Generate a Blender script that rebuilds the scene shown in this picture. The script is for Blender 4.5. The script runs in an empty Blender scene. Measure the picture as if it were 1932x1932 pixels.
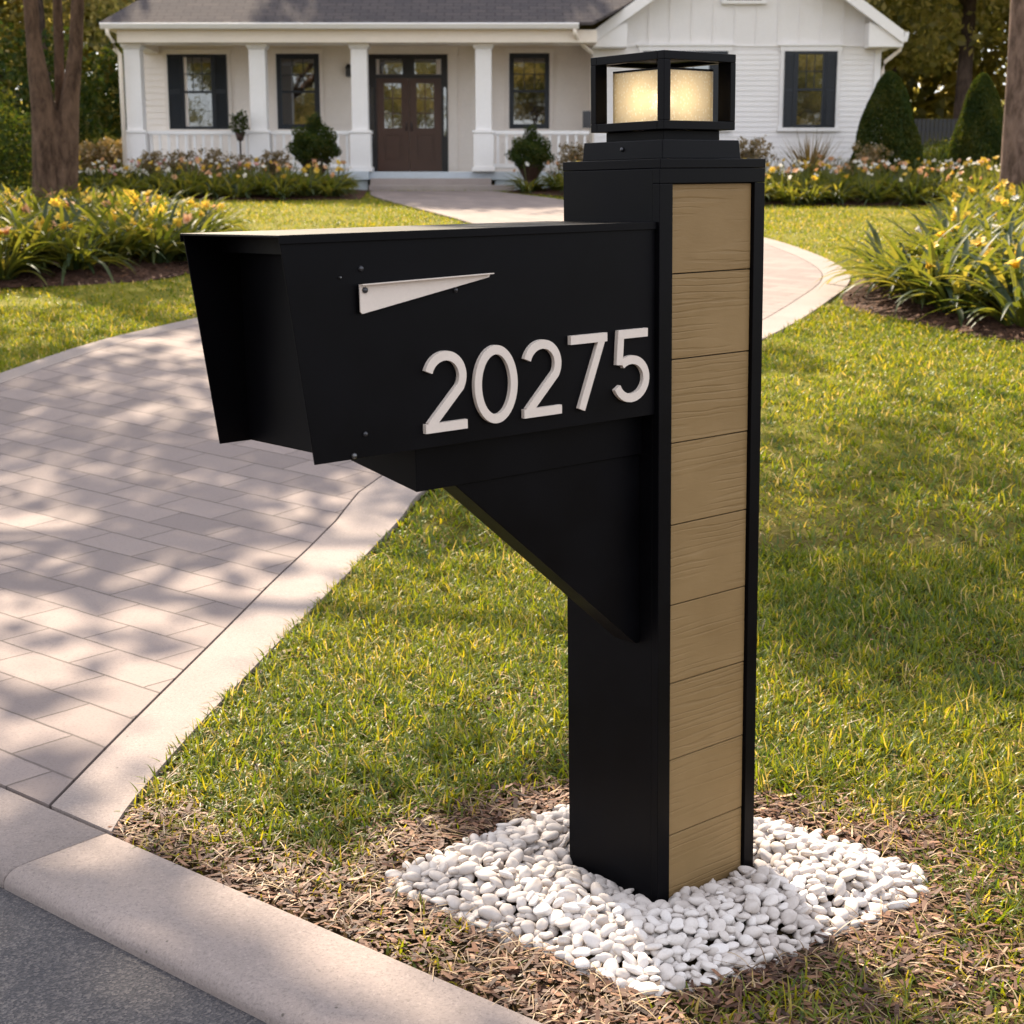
import bpy, bmesh, math, random
import numpy as np
from mathutils import Vector, Matrix
from mathutils.geometry import delaunay_2d_cdt
random.seed(7); RNG = np.random.default_rng(11)
SC = bpy.context.scene; COL = SC.collection
R = math.radians
# ------------------------------------------------------------------ camera geometry
CAM_H, PITCH, FPX = 1.5292, R(11.4), 2897/1946*1932      # pixels of a 1932 px wide frame
cp, sp = math.cos(PITCH), math.sin(PITCH)
def ray(u, v):
    x, y = (u-966)/FPX, (v-966)/FPX
    return Vector((x, cp-y*sp, -sp-y*cp))
def P(u, v, Y):
    "point of the vertical plane at distance Y"
    d = ray(u, v); s = Y/d.y
    return Vector((d.x*s, Y, CAM_H+d.z*s))
# curb line and terrain
CU0 = np.array([0.024, 2.654]); CUD = np.array([0.765, -0.644]); CUN = np.array([0.644, 0.765])
def sdist(x, y): return (x-CU0[0])*CUN[0]+(y-CU0[1])*CUN[1]
def sstep(a, b, x):
    t = np.clip((np.asarray(x, float)-a)/(b-a), 0, 1); return t*t*(3-2*t)
def G(x, y):
    x = np.asarray(x, float); y = np.asarray(y, float)
    yy = np.clip(y, 3, 29)
    g = np.where(yy < 6, .072*(yy-3)**2/6, .108+.072*(yy-6))
    return g*sstep(0, 5, sdist(x, y))+.10*np.clip(y-33,0,60)
def g1(x, y): return float(G(x, y))
def at(u, v, dz=0.0):
    "point of the terrain"
    d = ray(u, v); s = 0.5
    while s < 80:
        p = d*s
        if CAM_H+p.z < g1(p.x, p.y)+dz: break
        s += .01
    return Vector((p.x, p.y, g1(p.x, p.y)+dz))
# ------------------------------------------------------------------ small helpers
def tag(o, label=None, cat=None, group=None, kind=None):
    if label: o['label'] = label
    if cat: o['category'] = cat
    if group: o['group'] = group
    if kind: o['kind'] = kind
    return o
def link(name, me, mat, parent=None, smooth=False):
    if mat is not None:
        for m in (mat if isinstance(mat, (list, tuple)) else [mat]): me.materials.append(m)
    if smooth: me.polygons.foreach_set('use_smooth', [True]*len(me.polygons))
    o = bpy.data.objects.new(name, me); COL.objects.link(o)
    if parent: o.parent = parent
    return o
def empty(name, loc, rz=0.0):
    o = bpy.data.objects.new(name, None); COL.objects.link(o); o.location = loc; o.rotation_euler = (0, 0, rz)
    o.empty_display_size = .2; return o
class MB:
    def __init__(s): s.v = []; s.f = []; s.sm = []
    def add(s, vs, fs):
        n = len(s.v); s.v += [tuple(v) for v in vs]; s.f += [tuple(i+n for i in f) for f in fs]; return s
    def box(s, x0, x1, y0, y1, z0, z1):
        return s.add([(x0,y0,z0),(x1,y0,z0),(x1,y1,z0),(x0,y1,z0),(x0,y0,z1),(x1,y0,z1),(x1,y1,z1),(x0,y1,z1)],
              [(0,3,2,1),(4,5,6,7),(0,1,5,4),(1,2,6,5),(2,3,7,6),(3,0,4,7)])
    def frustum(s, b0, z0, b1, z1):
        x0,x1,y0,y1 = b0; X0,X1,Y0,Y1 = b1
        return s.add([(x0,y0,z0),(x1,y0,z0),(x1,y1,z0),(x0,y1,z0),(X0,Y0,z1),(X1,Y0,z1),(X1,Y1,z1),(X0,Y1,z1)],
              [(0,3,2,1),(4,5,6,7),(0,1,5,4),(1,2,6,5),(2,3,7,6),(3,0,4,7)])
    def prism(s, pts, axis, a, b):
        "polygon pts (2-D) swept along axis from a to b"
        n = len(pts)
        def mk(p, t): return {0:(t,p[0],p[1]), 1:(p[0],t,p[1]), 2:(p[0],p[1],t)}[axis]
        vs = [mk(p,a) for p in pts]+[mk(p,b) for p in pts]
        return s.add(vs, [tuple(range(n))[::-1], tuple(range(n,2*n))]+[(i,(i+1)%n,n+(i+1)%n,n+i) for i in range(n)])
    def lathe(s, c, prof, n=20):
        vs = []; fs = []
        for r,z in prof:
            for i in range(n):
                a = 2*math.pi*i/n; vs.append((c[0]+r*math.cos(a), c[1]+r*math.sin(a), c[2]+z))
        for k in range(len(prof)-1):
            for i in range(n):
                j = (i+1)%n; fs.append((k*n+i,k*n+j,(k+1)*n+j,(k+1)*n+i))
        fs.append(tuple(range(n))[::-1]); fs.append(tuple(range((len(prof)-1)*n, len(prof)*n)))
        return s.add(vs, fs)
    def tube(s, path, rad, n=10, wob=0):
        path = [Vector(p) for p in path]; vs = []; fs = []
        if not hasattr(rad, '__len__'): rad = [rad]*len(path)
        for k,p in enumerate(path):
            t = (path[min(k+1,len(path)-1)]-path[max(k-1,0)]).normalized()
            a = t.orthogonal() if abs(t.z) < .9 else Vector((1,0,0)); a = (a-t*a.dot(t)).normalized(); b = t.cross(a)
            for i in range(n):
                w = 2*math.pi*i/n; rr = rad[k]*(1+wob*random.uniform(-1,1))
                vs.append(p+a*(rr*math.cos(w))+b*(rr*math.sin(w)))
        for k in range(len(path)-1):
            for i in range(n):
                j = (i+1)%n; fs.append((k*n+i,k*n+j,(k+1)*n+j,(k+1)*n+i))
        fs.append(tuple(range(n))[::-1]); fs.append(tuple(range((len(path)-1)*n, len(path)*n)))
        return s.add(vs, fs)
    def build(s, name, mat, parent=None, smooth=False, bevel=0, off=None):
        me = bpy.data.meshes.new(name)
        vs = s.v if off is None else [(v[0]-off[0],v[1]-off[1],v[2]-off[2]) for v in s.v]
        me.from_pydata(vs, [], s.f); me.update()
        bm = bmesh.new(); bm.from_mesh(me); bmesh.ops.recalc_face_normals(bm, faces=bm.faces); bm.to_mesh(me); bm.free()
        o = link(name, me, mat, parent, smooth)
        if bevel:
            m = o.modifiers.new('edge','BEVEL'); m.width = bevel; m.segments = 2; m.limit_method = 'ANGLE'; m.angle_limit = R(35)
        return o
def npmesh(name, V, F, tint=None):
    "V (n,3), F (m,4) quads, tint per vertex"
    me = bpy.data.meshes.new(name); V = np.ascontiguousarray(V, np.float32); F = np.ascontiguousarray(F, np.int32)
    me.vertices.add(len(V)); me.vertices.foreach_set('co', V.ravel())
    k = F.shape[1]; me.loops.add(F.size); me.loops.foreach_set('vertex_index', F.ravel())
    me.polygons.add(len(F)); me.polygons.foreach_set('loop_start', np.arange(0, F.size, k, dtype=np.int32))
    me.polygons.foreach_set('loop_total', np.full(len(F), k, np.int32))
    if tint is not None:
        a = me.attributes.new('tint','FLOAT','POINT'); a.data.foreach_set('value', np.ascontiguousarray(tint, np.float32))
    me.update(calc_edges=True); return me
def ribbons(root, az, th0, th1, L, W, K, tint, prof=None, twist=None, fold=0):
    root = np.asarray(root, float); N = len(root); B = lambda a: np.broadcast_to(np.asarray(a, float), (N,)).copy()
    az,th0,th1,L,W,tint = map(B, (az,th0,th1,L,W,tint))
    t = np.linspace(0, 1, K+1); prof = prof or (lambda t: (1-t**2.2)*.96+.04)
    p = root.copy(); pts = [p.copy()]
    for k in range(K):
        th = th0+(th1-th0)*((k+.5)/K)
        p = p+np.stack([np.sin(th)*np.cos(az), np.sin(th)*np.sin(az), np.cos(th)],1)*(L/K)[:,None]; pts.append(p.copy())
    pts = np.stack(pts,1)
    sa = az+np.pi/2+(0 if twist is None else B(twist)); side = np.stack([np.cos(sa), np.sin(sa), np.zeros(N)],1)
    w = (W[:,None]*prof(t)[None,:]*.5)[:,:,None]*side[:,None,:]
    cols = [pts-w, pts+w]
    if fold:
        mid = pts.copy(); mid[:,:,2] -= (W[:,None]*prof(t)[None,:])*fold; cols = [pts-w, mid, pts+w]
    c = len(cols); V = np.stack(cols,2).reshape(-1,3)
    base = (np.arange(N)*((K+1)*c))[:,None,None]; k = np.arange(K)[None,:,None]*c; j = np.arange(c-1)[None,None,:]
    i0 = base+k+j; F = np.stack([i0,i0+1,i0+1+c,i0+c],-1).reshape(-1,4)
    return V, F, np.repeat(tint,(K+1)*c)
def leaves(C, size, tint, flat=0.0):
    "one bent leaf per centre"
    C = np.asarray(C, float); N = len(C); size = np.broadcast_to(size,(N,)).astype(float)
    a = RNG.normal(size=(N,3)); a /= np.linalg.norm(a,axis=1)[:,None]
    b = RNG.normal(size=(N,3)); b[:,2] += flat; b -= (b*a).sum(1)[:,None]*a; b /= np.linalg.norm(b,axis=1)[:,None]
    n = np.cross(a,b); s = size[:,None]
    V = np.stack([C-a*s*.5, C+b*s*.28+n*s*.08, C+a*s*.5, C-b*s*.28+n*s*.08],1).reshape(-1,3)
    return V, np.arange(N*4).reshape(-1,4), np.repeat(np.broadcast_to(tint,(N,)),4)
def join(parts):
    V=[];F=[];T=[];n=0
    for v,f,t in parts: V.append(v);F.append(f+n);T.append(t);n+=len(v)
    return np.concatenate(V),np.concatenate(F),np.concatenate(T)
def inpoly(poly, x, y):
    x=np.asarray(x);y=np.asarray(y);c=np.zeros(x.shape,bool);n=len(poly)
    for i in range(n):
        x0,y0=poly[i];x1,y1=poly[i-1]
        if y0==y1: continue
        c ^= ((y0>y)!=(y1>y)) & (x < (x1-x0)*(y-y0)/(y1-y0)+x0)
    return c
def dpoly(poly,x,y):
    "distance to the outline"
    x=np.asarray(x,float);y=np.asarray(y,float);d=np.full(x.shape,1e9)
    for i in range(len(poly)):
        ax,ay=poly[i-1];bx,by=poly[i];ux,uy=bx-ax,by-ay;L=ux*ux+uy*uy+1e-12
        t=np.clip(((x-ax)*ux+(y-ay)*uy)/L,0,1);d=np.minimum(d,np.hypot(x-ax-t*ux,y-ay-t*uy))
    return d
def smooth_poly(pts, n=8, closed=True):
    out=[];m=len(pts);rng=range(m if closed else m-1)
    g=lambda i: np.array(pts[i%m] if closed else pts[max(0,min(m-1,i))],float)
    for i in rng:
        p0,p1,p2,p3=g(i-1),g(i),g(i+1),g(i+2)
        for k in range(n):
            t=k/n;out.append(.5*((2*p1)+(-p0+p2)*t+(2*p0-5*p1+4*p2-p3)*t*t+(-p0+3*p1-3*p2+p3)*t**3))
    if not closed: out.append(np.array(pts[-1],float))
    return out
def sheet(name, poly, zf, step, mat, skirt=0.0, jitter=.3):
    xs=[p[0] for p in poly];ys=[p[1] for p in poly]
    gx,gy=np.meshgrid(np.arange(min(xs),max(xs),step),np.arange(min(ys),max(ys),step))
    gx=gx.ravel()+RNG.uniform(-jitter,jitter,gx.size)*step;gy=gy.ravel()+RNG.uniform(-jitter,jitter,gy.size)*step
    k=inpoly(poly,gx,gy)&(dpoly(poly,gx,gy)>step*.35)
    vs=[Vector((float(p[0]),float(p[1]))) for p in poly]+[Vector((float(a),float(b))) for a,b in zip(gx[k],gy[k])]
    n=len(poly);r=delaunay_2d_cdt(vs,[(i,(i+1)%n) for i in range(n)],[],1,1e-6)
    v2=np.array([(p.x,p.y) for p in r[0]]);z=zf(v2[:,0],v2[:,1]);V=[(float(a[0]),float(a[1]),float(c)) for a,c in zip(v2,z)]
    F=[tuple(f) for f in r[2]]
    if skirt:
        b=len(V);V+= [(float(p[0]),float(p[1]),float(zf(np.array([p[0]]),np.array([p[1]]))[0])-skirt) for p in poly]
        t=len(V);V+= [(float(p[0]),float(p[1]),float(zf(np.array([p[0]]),np.array([p[1]]))[0])) for p in poly]
        F+=[(t+i,t+(i+1)%n,b+(i+1)%n,b+i) for i in range(n)]
    me=bpy.data.meshes.new(name);me.from_pydata(V,[],F);me.update()
    bm=bmesh.new();bm.from_mesh(me)
    for f in bm.faces:
        if f.normal.z<-.2: f.normal_flip()
    bm.to_mesh(me);bm.free()
    return link(name,me,mat)
# ------------------------------------------------------------------ materials
class M:
    def __init__(s,name):
        s.m=bpy.data.materials.new(name);s.m.use_nodes=True;s.t=s.m.node_tree;s.t.nodes.clear()
        s.out=s.n('ShaderNodeOutputMaterial')
    def n(s,ty,ins=None,**kw):
        nd=s.t.nodes.new(ty)
        for k,v in kw.items(): setattr(nd,k,v)
        for k,v in (ins or {}).items():
            i=nd.inputs[k]
            if isinstance(v,bpy.types.NodeSocket): s.t.links.new(v,i)
            else: i.default_value=v
        return nd
    def l(s,a,b): s.t.links.new(a,b)
    def co(s,sc=(1,1,1),rot=(0,0,0),kind='Object',loc=(0,0,0)):
        tc=s.n('ShaderNodeTexCoord');mp=s.n('ShaderNodeMapping',{'Vector':tc.outputs[kind],'Scale':sc,'Rotation':rot,'Location':loc});return mp.outputs[0]
    def noise(s,vec,scale,detail=4,rough=.55,dist=0):
        return s.n('ShaderNodeTexNoise',{'Vector':vec,'Scale':scale,'Detail':detail,'Roughness':rough,'Distortion':dist}).outputs['Fac']
    def ramp(s,fac,stops,interp='LINEAR'):
        r=s.n('ShaderNodeValToRGB',{'Fac':fac});e=r.color_ramp.elements;r.color_ramp.interpolation=interp
        while len(e)<len(stops): e.new(.5)
        for k,(p,c) in enumerate(stops): e[k].position=p;e[k].color=(*c,1) if len(c)==3 else c
        return r.outputs[0]
    def mix(s,f,a,b,mode='MIX'):
        n=s.n('ShaderNodeMix',data_type='RGBA',blend_type=mode)
        for i,v in ((0,f),(6,a),(7,b)):
            if isinstance(v,bpy.types.NodeSocket): s.l(v,n.inputs[i])
            else: n.inputs[i].default_value=v if i==0 else ((*v,1) if len(v)==3 else v)
        return n.outputs[2]
    def math(s,op,a,b=0.0):
        n=s.n('ShaderNodeMath',operation=op)
        for i,v in ((0,a),(1,b)):
            if isinstance(v,bpy.types.NodeSocket): s.l(v,n.inputs[i])
            else: n.inputs[i].default_value=v
        return n.outputs[0]
    def bump(s,h,strength=.3,dist=.01,normal=None):
        d={'Height':h,'Strength':strength,'Distance':dist}
        if normal is not None: d['Normal']=normal
        return s.n('ShaderNodeBump',d).outputs[0]
    def pbr(s,color,rough=.6,normal=None,spec=.5,metal=0,**kw):
        d={'Base Color':color if isinstance(color,bpy.types.NodeSocket) else (*color,1),'Roughness':rough,'Specular IOR Level':spec,'Metallic':metal}
        if normal is not None: d['Normal']=normal
        d.update(kw);b=s.n('ShaderNodeBsdfPrincipled',d);s.l(b.outputs[0],s.out.inputs[0]);return s.m
def leafmat(name,stops,trans=.45,rough=.5,gloss=.06,tstops=None):
    m=M(name);at_=m.n('ShaderNodeAttribute',attribute_name='tint').outputs['Fac']
    c=m.ramp(at_,stops);ct=m.ramp(at_,tstops) if tstops else m.mix(1,c,(1.5,1.35,.5),'MULTIPLY')
    d=m.n('ShaderNodeBsdfDiffuse',{'Color':c});t=m.n('ShaderNodeBsdfTranslucent',{'Color':ct})
    a=m.n('ShaderNodeMixShader',{0:trans,1:d.outputs[0],2:t.outputs[0]})
    g=m.n('ShaderNodeBsdfGlossy',{'Color':(.9,.92,.95,1),'Roughness':rough});b=m.n('ShaderNodeMixShader',{0:gloss,1:a.outputs[0],2:g.outputs[0]})
    m.l(b.outputs[0],m.out.inputs[0]);return m.m
def solid(name,c,rough=.6,spec=.5,bump=0,scale=40,var=.12,metal=0):
    m=M(name);v=m.co();n=m.noise(v,scale);n2=m.noise(v,scale*.07)
    f=m.math('ADD',m.math('MULTIPLY',n,.5),m.math('MULTIPLY',n2,.5))
    col=m.ramp(f,[(.3,tuple(x*(1-var) for x in c)),(.7,tuple(min(1,x*(1+var)) for x in c))])
    return m.pbr(col,rough,m.bump(n,bump,.01) if bump else None,spec,metal)
def mat_black():
    m=M('black_powder_coat');v=m.co();n=m.noise(v,900,2);n2=m.noise(v,6,5)
    c=m.ramp(n2,[(.3,(.0016,.0015,.0020)),(.75,(.0028,.0026,.0036))])
    sc=m.noise(m.co((4,4,60),(0,.4,.3)),3,6,.7)
    rr=m.ramp(n2,[(.3,(.38,.38,.38)),(.7,(.5,.5,.5))])
    return m.pbr(c,rr,m.bump(n,.06,.002),.08)
BLACK=mat_black()
def mat_siding():
    m=M('tan_wood_grain_siding')
    oi=m.n('ShaderNodeTexCoord').outputs['Object']
    sep=m.n('ShaderNodeSeparateXYZ',{0:oi})
    row=m.math('FLOOR',m.math('DIVIDE',m.math('SUBTRACT',sep.outputs[2],1.3885),.1766))
    off=m.n('ShaderNodeCombineXYZ',{0:m.math('MULTIPLY',row,3.17),1:0.0,2:m.math('MULTIPLY',row,1.31)})
    v=m.n('ShaderNodeVectorMath',{0:oi,1:off.outputs[0]},operation='ADD').outputs[0]
    mp=m.n('ShaderNodeMapping',{'Vector':v,'Scale':(1.6,1,18)}).outputs[0]
    wv=m.n('ShaderNodeTexWave',{'Vector':mp,'Scale':1.1,'Distortion':9.5,'Detail':3.0,'Detail Scale':1.2,'Detail Roughness':.55},wave_type='BANDS',bands_direction='Z').outputs['Fac']
    amp=m.ramp(m.noise(m.n('ShaderNodeMapping',{'Vector':v,'Scale':(2.5,1,9)}).outputs[0],1.2,2),[(.42,(0,0,0)),(.6,(1,1,1))])
    fine=m.noise(m.n('ShaderNodeMapping',{'Vector':v,'Scale':(60,60,260)}).outputs[0],1,3)
    groove=m.ramp(wv,[(0,(0,0,0)),(.3,(1,1,1))])
    h=m.math('ADD',m.math('MULTIPLY',m.math('MULTIPLY',groove,amp),.8),m.math('MULTIPLY',fine,.25))
    base=m.ramp(m.noise(v,7,3),[(.3,(.228,.146,.061)),(.7,(.262,.171,.075))])
    wn=m.n('ShaderNodeTexWhiteNoise',{'W':row},noise_dimensions='1D').outputs['Value'];base=m.mix(m.math('MULTIPLY',wn,.22),base,(.17,.105,.045))
    dark=m.math('MULTIPLY',m.math('SUBTRACT',1,groove),amp)
    c=m.mix(m.math('MULTIPLY',dark,.17),base,(.14,.09,.04))
    return m.pbr(c,.6,m.bump(h,.34,.004),.2)
SIDING=mat_siding()
CREAM=solid('cream_metal_letters',(.66,.575,.50),.45,.4,.03,200,.05)
STEEL=solid('dark_screw_metal',(.05,.05,.055),.35,.6,0,80,.1,.6)
SCREW=solid('worn_screw_metal',(.12,.12,.12),.3,.6,0,80,.1,.8)
BRASS=solid('brass',(.30,.17,.05),.4,.5,0,80,.1,.6)
def mat_shade():
    m=M('seeded_amber_glass');v=m.co()
    vo=m.n('ShaderNodeTexVoronoi',{'Vector':v,'Scale':130.0},feature='F1').outputs['Distance']
    vo2=m.n('ShaderNodeTexVoronoi',{'Vector':v,'Scale':330.0},feature='F1').outputs['Distance']
    dot=m.ramp(vo,[(.18,(1,1,1)),(.42,(0,0,0))]);dot2=m.ramp(vo2,[(.2,(1,1,1)),(.5,(0,0,0))])
    c=m.mix(dot,m.mix(m.math('MULTIPLY',dot2,.35),(.80,.70,.50),(.87,.79,.60)),(.98,.94,.84))
    t=m.n('ShaderNodeBsdfTranslucent',{'Color':c});d=m.n('ShaderNodeBsdfDiffuse',{'Color':c})
    a=m.n('ShaderNodeMixShader',{0:.75,1:d.outputs[0],2:t.outputs[0]})
    g=m.n('ShaderNodeBsdfGlossy',{'Roughness':.15,'Normal':m.bump(dot,.3,.002)});b=m.n('ShaderNodeMixShader',{0:.06,1:a.outputs[0],2:g.outputs[0]})
    r=m.n('ShaderNodeBsdfRefraction',{'Color':(1,.95,.85,1),'Roughness':.7,'IOR':1.25});e=m.n('ShaderNodeMixShader',{0:.22,1:b.outputs[0],2:r.outputs[0]})
    m.l(e.outputs[0],m.out.inputs[0]);return m.m
SHADE=mat_shade()
def mat_emit(name,c,s):
    m=M(name);e=m.n('ShaderNodeEmission',{'Color':(*c,1),'Strength':s});m.l(e.outputs[0],m.out.inputs[0]);return m.m
BULB=mat_emit('warm_bulb',(1,.86,.66),8.0)
def mat_concrete(name,c,speck=.5,joint=None):
    m=M(name);v=m.co();n=m.noise(v,2.2,5,.6);f=m.noise(v,160,3,.7);sp_=m.noise(v,45,2,.5)
    col=m.ramp(n,[(.25,tuple(x*.86 for x in c)),(.75,tuple(min(1,x*1.1) for x in c))])
    col=m.mix(m.ramp(f,[(.50,(0,0,0)),(.72,(.75,.75,.75))]),col,tuple(x*.5 for x in c));f3=m.noise(v,95,4,.8);col=m.mix(m.ramp(f3,[(.52,(0,0,0)),(.75,(.6,.6,.6))]),col,tuple(min(1,x*1.5) for x in c))
    vo=m.n('ShaderNodeTexVoronoi',{'Vector':v,'Scale':13.0}).outputs['Distance']
    col=m.mix(m.ramp(vo,[(.03,(.85,.85,.85)),(.06,(0,0,0))]),col,(.07,.06,.05))
    stain=m.ramp(m.noise(m.co((1,1,1),(0,0,.5)),.9,6,.65,1.0),[(.52,(0,0,0)),(.72,(.35,.35,.35))])
    col=m.mix(stain,col,tuple(x*.7 for x in c))
    return m.pbr(col,.88,m.bump(m.math('ADD',f,m.math('MULTIPLY',f3,.6)),.45,.004),.2)
CONC=mat_concrete('kerb_concrete',(.245,.203,.184))
CONC2=mat_concrete('pale_border_concrete',(.25,.208,.188))
STONE=mat_concrete('step_stone',(.34,.29,.27))
def mat_pavers():
    m=M('running_bond_pavers');v=m.co((1,1,1),(0,0,R(40.1)))
    w=m.n('ShaderNodeTexNoise',{'Vector':v,'Scale':7.0,'Detail':3.0}).outputs['Color']
    wv=m.n('ShaderNodeVectorMath',{0:w,1:(.5,.5,.5)},operation='SUBTRACT').outputs[0]
    ws=m.n('ShaderNodeVectorMath',{0:wv,'Scale':.012},operation='SCALE').outputs[0]
    vv=m.n('ShaderNodeVectorMath',{0:v,1:ws},operation='ADD').outputs[0]
    br=m.n('ShaderNodeTexBrick',{'Vector':vv,'Color1':(.242,.196,.177,1),'Color2':(.168,.137,.127,1),'Mortar':(.085,.068,.06,1),'Scale':1.0,'Mortar Size':.0046,'Mortar Smooth':.3,'Bias':0.0,'Brick Width':.41,'Row Height':.20})
    n=m.noise(v,3,5,.6);f=m.noise(v,120,4,.75)
    c=m.mix(m.ramp(n,[(.3,(.35,.35,.35)),(.7,(0,0,0))]),br.outputs['Color'],(.19,.150,.138))
    c=m.mix(m.ramp(f,[(.5,(0,0,0)),(.74,(.6,.6,.6))]),c,(.10,.082,.076))
    h=m.math('ADD',m.math('MULTIPLY',m.math('SUBTRACT',1,br.outputs['Fac']),1.0),m.math('MULTIPLY',f,.3))
    return m.pbr(c,.85,m.bump(h,.75,.007),.22)
PAVERS=mat_pavers()
def mat_asphalt():
    m=M('coarse_asphalt');v=m.co();vo=m.n('ShaderNodeTexVoronoi',{'Vector':v,'Scale':190.0});n=m.noise(v,2.5,5,.6);f=m.noise(v,110,3,.7)
    c=m.mix(.75,m.ramp(f,[(.3,(.028,.026,.030)),(.7,(.095,.086,.086))]),m.ramp(vo.outputs['Color'],[(.1,(.026,.025,.029)),(.55,(.07,.064,.064)),(.95,(.19,.165,.15))]))
    c=m.mix(m.ramp(n,[(.35,(.4,.4,.4)),(.7,(0,0,0))]),c,(.035,.033,.038))
    return m.pbr(c,.8,m.bump(vo.outputs['Distance'],.7,.004),.3)
ASPHALT=mat_asphalt()
def mat_soil():
    m=M('lawn_soil');v=m.co();n=m.noise(v,60,5,.7);n2=m.noise(v,.5,4);y=m.n('ShaderNodeSeparateXYZ',{0:v}).outputs[1]
    near=m.ramp(n,[(.3,(.022,.014,.006)),(.6,(.07,.045,.018)),(.8,(.16,.11,.045))])
    far=m.ramp(n,[(.3,(.09,.095,.010)),(.7,(.20,.175,.02))])
    k=m.n('ShaderNodeMapRange',{0:y,1:4.0,2:10.0}).outputs[0]
    return m.pbr(m.mix(k,near,far),.95,m.bump(n,.8,.02),.1)
SOIL=mat_soil()
def mat_mulch():
    m=M('brown_bark_mulch');v=m.co();vo=m.n('ShaderNodeTexVoronoi',{'Vector':v,'Scale':26.0},feature='F1');n=m.noise(v,40,4,.7)
    c=m.mix(n,m.ramp(vo.outputs['Color'],[(.1,(.022,.011,.007)),(.6,(.075,.036,.022)),(.95,(.17,.085,.055))]),(.05,.026,.017))
    return m.pbr(c,.9,m.bump(vo.outputs['Distance'],1,.03),.15)
MULCH=mat_mulch()
CHIP=leafmat('mulch_chips',[(0,(.024,.011,.006)),(.5,(.090,.040,.021)),(.85,(.20,.098,.052)),(1,(.42,.26,.16))],.02,.6,.03)
GRASS=leafmat('lawn_grass',[(0,(.034,.072,.005)),(.42,(.088,.122,.007)),(.70,(.21,.190,.013)),(.86,(.36,.265,.06)),(1,(.55,.40,.18))],.45,.4,.02,
   [(0,(.12,.18,.006)),(.42,(.29,.30,.009)),(.70,(.56,.42,.016)),(.86,(.62,.42,.07)),(1,(.6,.43,.18))])
STRAW=leafmat('dry_straw',[(0,(.09,.052,.026)),(.5,(.20,.125,.06)),(1,(.42,.30,.16))],.2,.5,.04)
LILY=leafmat('daylily_leaf',[(0,(.018,.036,.012)),(.5,(.038,.058,.018)),(1,(.16,.15,.028))],.38,.45,.025,[(0,(.13,.16,.013)),(.5,(.27,.26,.025)),(1,(.58,.43,.05))])
CONEL=leafmat('evergreen_leaf',[(0,(.016,.034,.009)),(.5,(.038,.060,.013)),(1,(.105,.10,.018))],.4,.5,.008)
BUSH=leafmat('bush_leaf',[(0,(.018,.030,.008)),(.5,(.040,.054,.013)),(1,(.10,.095,.022))],.38,.45,.012)
TREEL=leafmat('tree_leaf',[(0,(.034,.046,.013)),(.5,(.095,.098,.026)),(1,(.27,.22,.06))],.54,.5,.02,[(0,(.20,.21,.035)),(.5,(.54,.45,.09)),(1,(.92,.74,.26))])
RUST=leafmat('russet_leaf',[(0,(.085,.075,.03)),(.5,(.18,.13,.06)),(1,(.30,.20,.11))],.35,.5,.04)
GOLD=leafmat('golden_leaf',[(0,(.13,.13,.03)),(.5,(.30,.23,.05)),(1,(.48,.27,.12))],.45,.5,.04)
def petal(name,c,t=.4): return leafmat(name,[(0,tuple(x*.85 for x in c)),(1,c)],t,.5,.03,[(0,c),(1,c)])
PETY=petal('yellow_petal',(.74,.50,.055));PETO=petal('peach_petal',(.66,.37,.18));PETW=petal('white_petal',(.80,.76,.68));PETP=petal('pink_petal',(.62,.33,.28))
def mat_bark(name,a,b):
    m=M(name);v=m.co((7,7,2.4));n=m.noise(v,1.3,7,.7,.4);n2=m.noise(m.co((1,1,1)),1.6,4)
    c=m.ramp(n,[(.38,a),(.66,b)]);c=m.mix(m.ramp(n2,[(.5,(0,0,0)),(.7,(.5,.5,.5))]),c,tuple(x*1.35 for x in b))
    return m.pbr(c,.9,m.bump(n,1,.09),.2)
BARK=mat_bark('tree_bark',(.046,.026,.016),(.165,.102,.066));DBARK=mat_bark('dark_bark',(.03,.02,.015),(.09,.06,.045))
PBARK=mat_bark('pale_bark',(.085,.054,.040),(.25,.168,.130))
WHITE=solid('white_paint',(.83,.81,.80),.5,.4,.03,30,.04);CREAMW=solid('cream_trim_paint',(.84,.75,.65),.5,.4,.03,30,.04)
WALLM=solid('white_siding_paint',(.88,.80,.73),.6,.35,.05,25,.05);WALLW=solid('bright_siding_paint',(.82,.795,.785),.6,.35,.05,25,.04)
NAVY=solid('black_shutter_paint',(.010,.014,.020),.45,.4,0,30,.1);BROWN=solid('brown_door_paint',(.062,.025,.013),.4,.45,.05,20,.15)
DARKF=solid('dark_frame_paint',(.012,.010,.010),.4,.4);SKIRT=solid('pale_blue_skirting',(.5,.55,.6),.6,.3)
POT=solid('dark_clay_pot',(.045,.022,.014),.55,.4,.1,30,.2)
def mat_peb():
    m=M('white_pebble');v=m.co((1,1,1),(0,0,0),'Object');oi=m.n('ShaderNodeObjectInfo').outputs['Random'];n=m.noise(v,2.2,4,.6);g=m.n('ShaderNodeNewGeometry').outputs['Position'];n2=m.noise(g,38,2,.5);n3=m.noise(g,260,4,.7)
    c=m.ramp(m.math('ADD',m.math('MULTIPLY',oi,.5),m.math('MULTIPLY',n2,.5)),[(.15,(.38,.33,.295)),(.45,(.54,.49,.45)),(.8,(.61,.57,.54))])
    c=m.mix(m.ramp(n3,[(.5,(0,0,0)),(.72,(.3,.3,.3))]),c,(.36,.31,.27))
    return m.pbr(c,.6,m.bump(n3,.15,.002),.25)
PEB=mat_peb()
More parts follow.
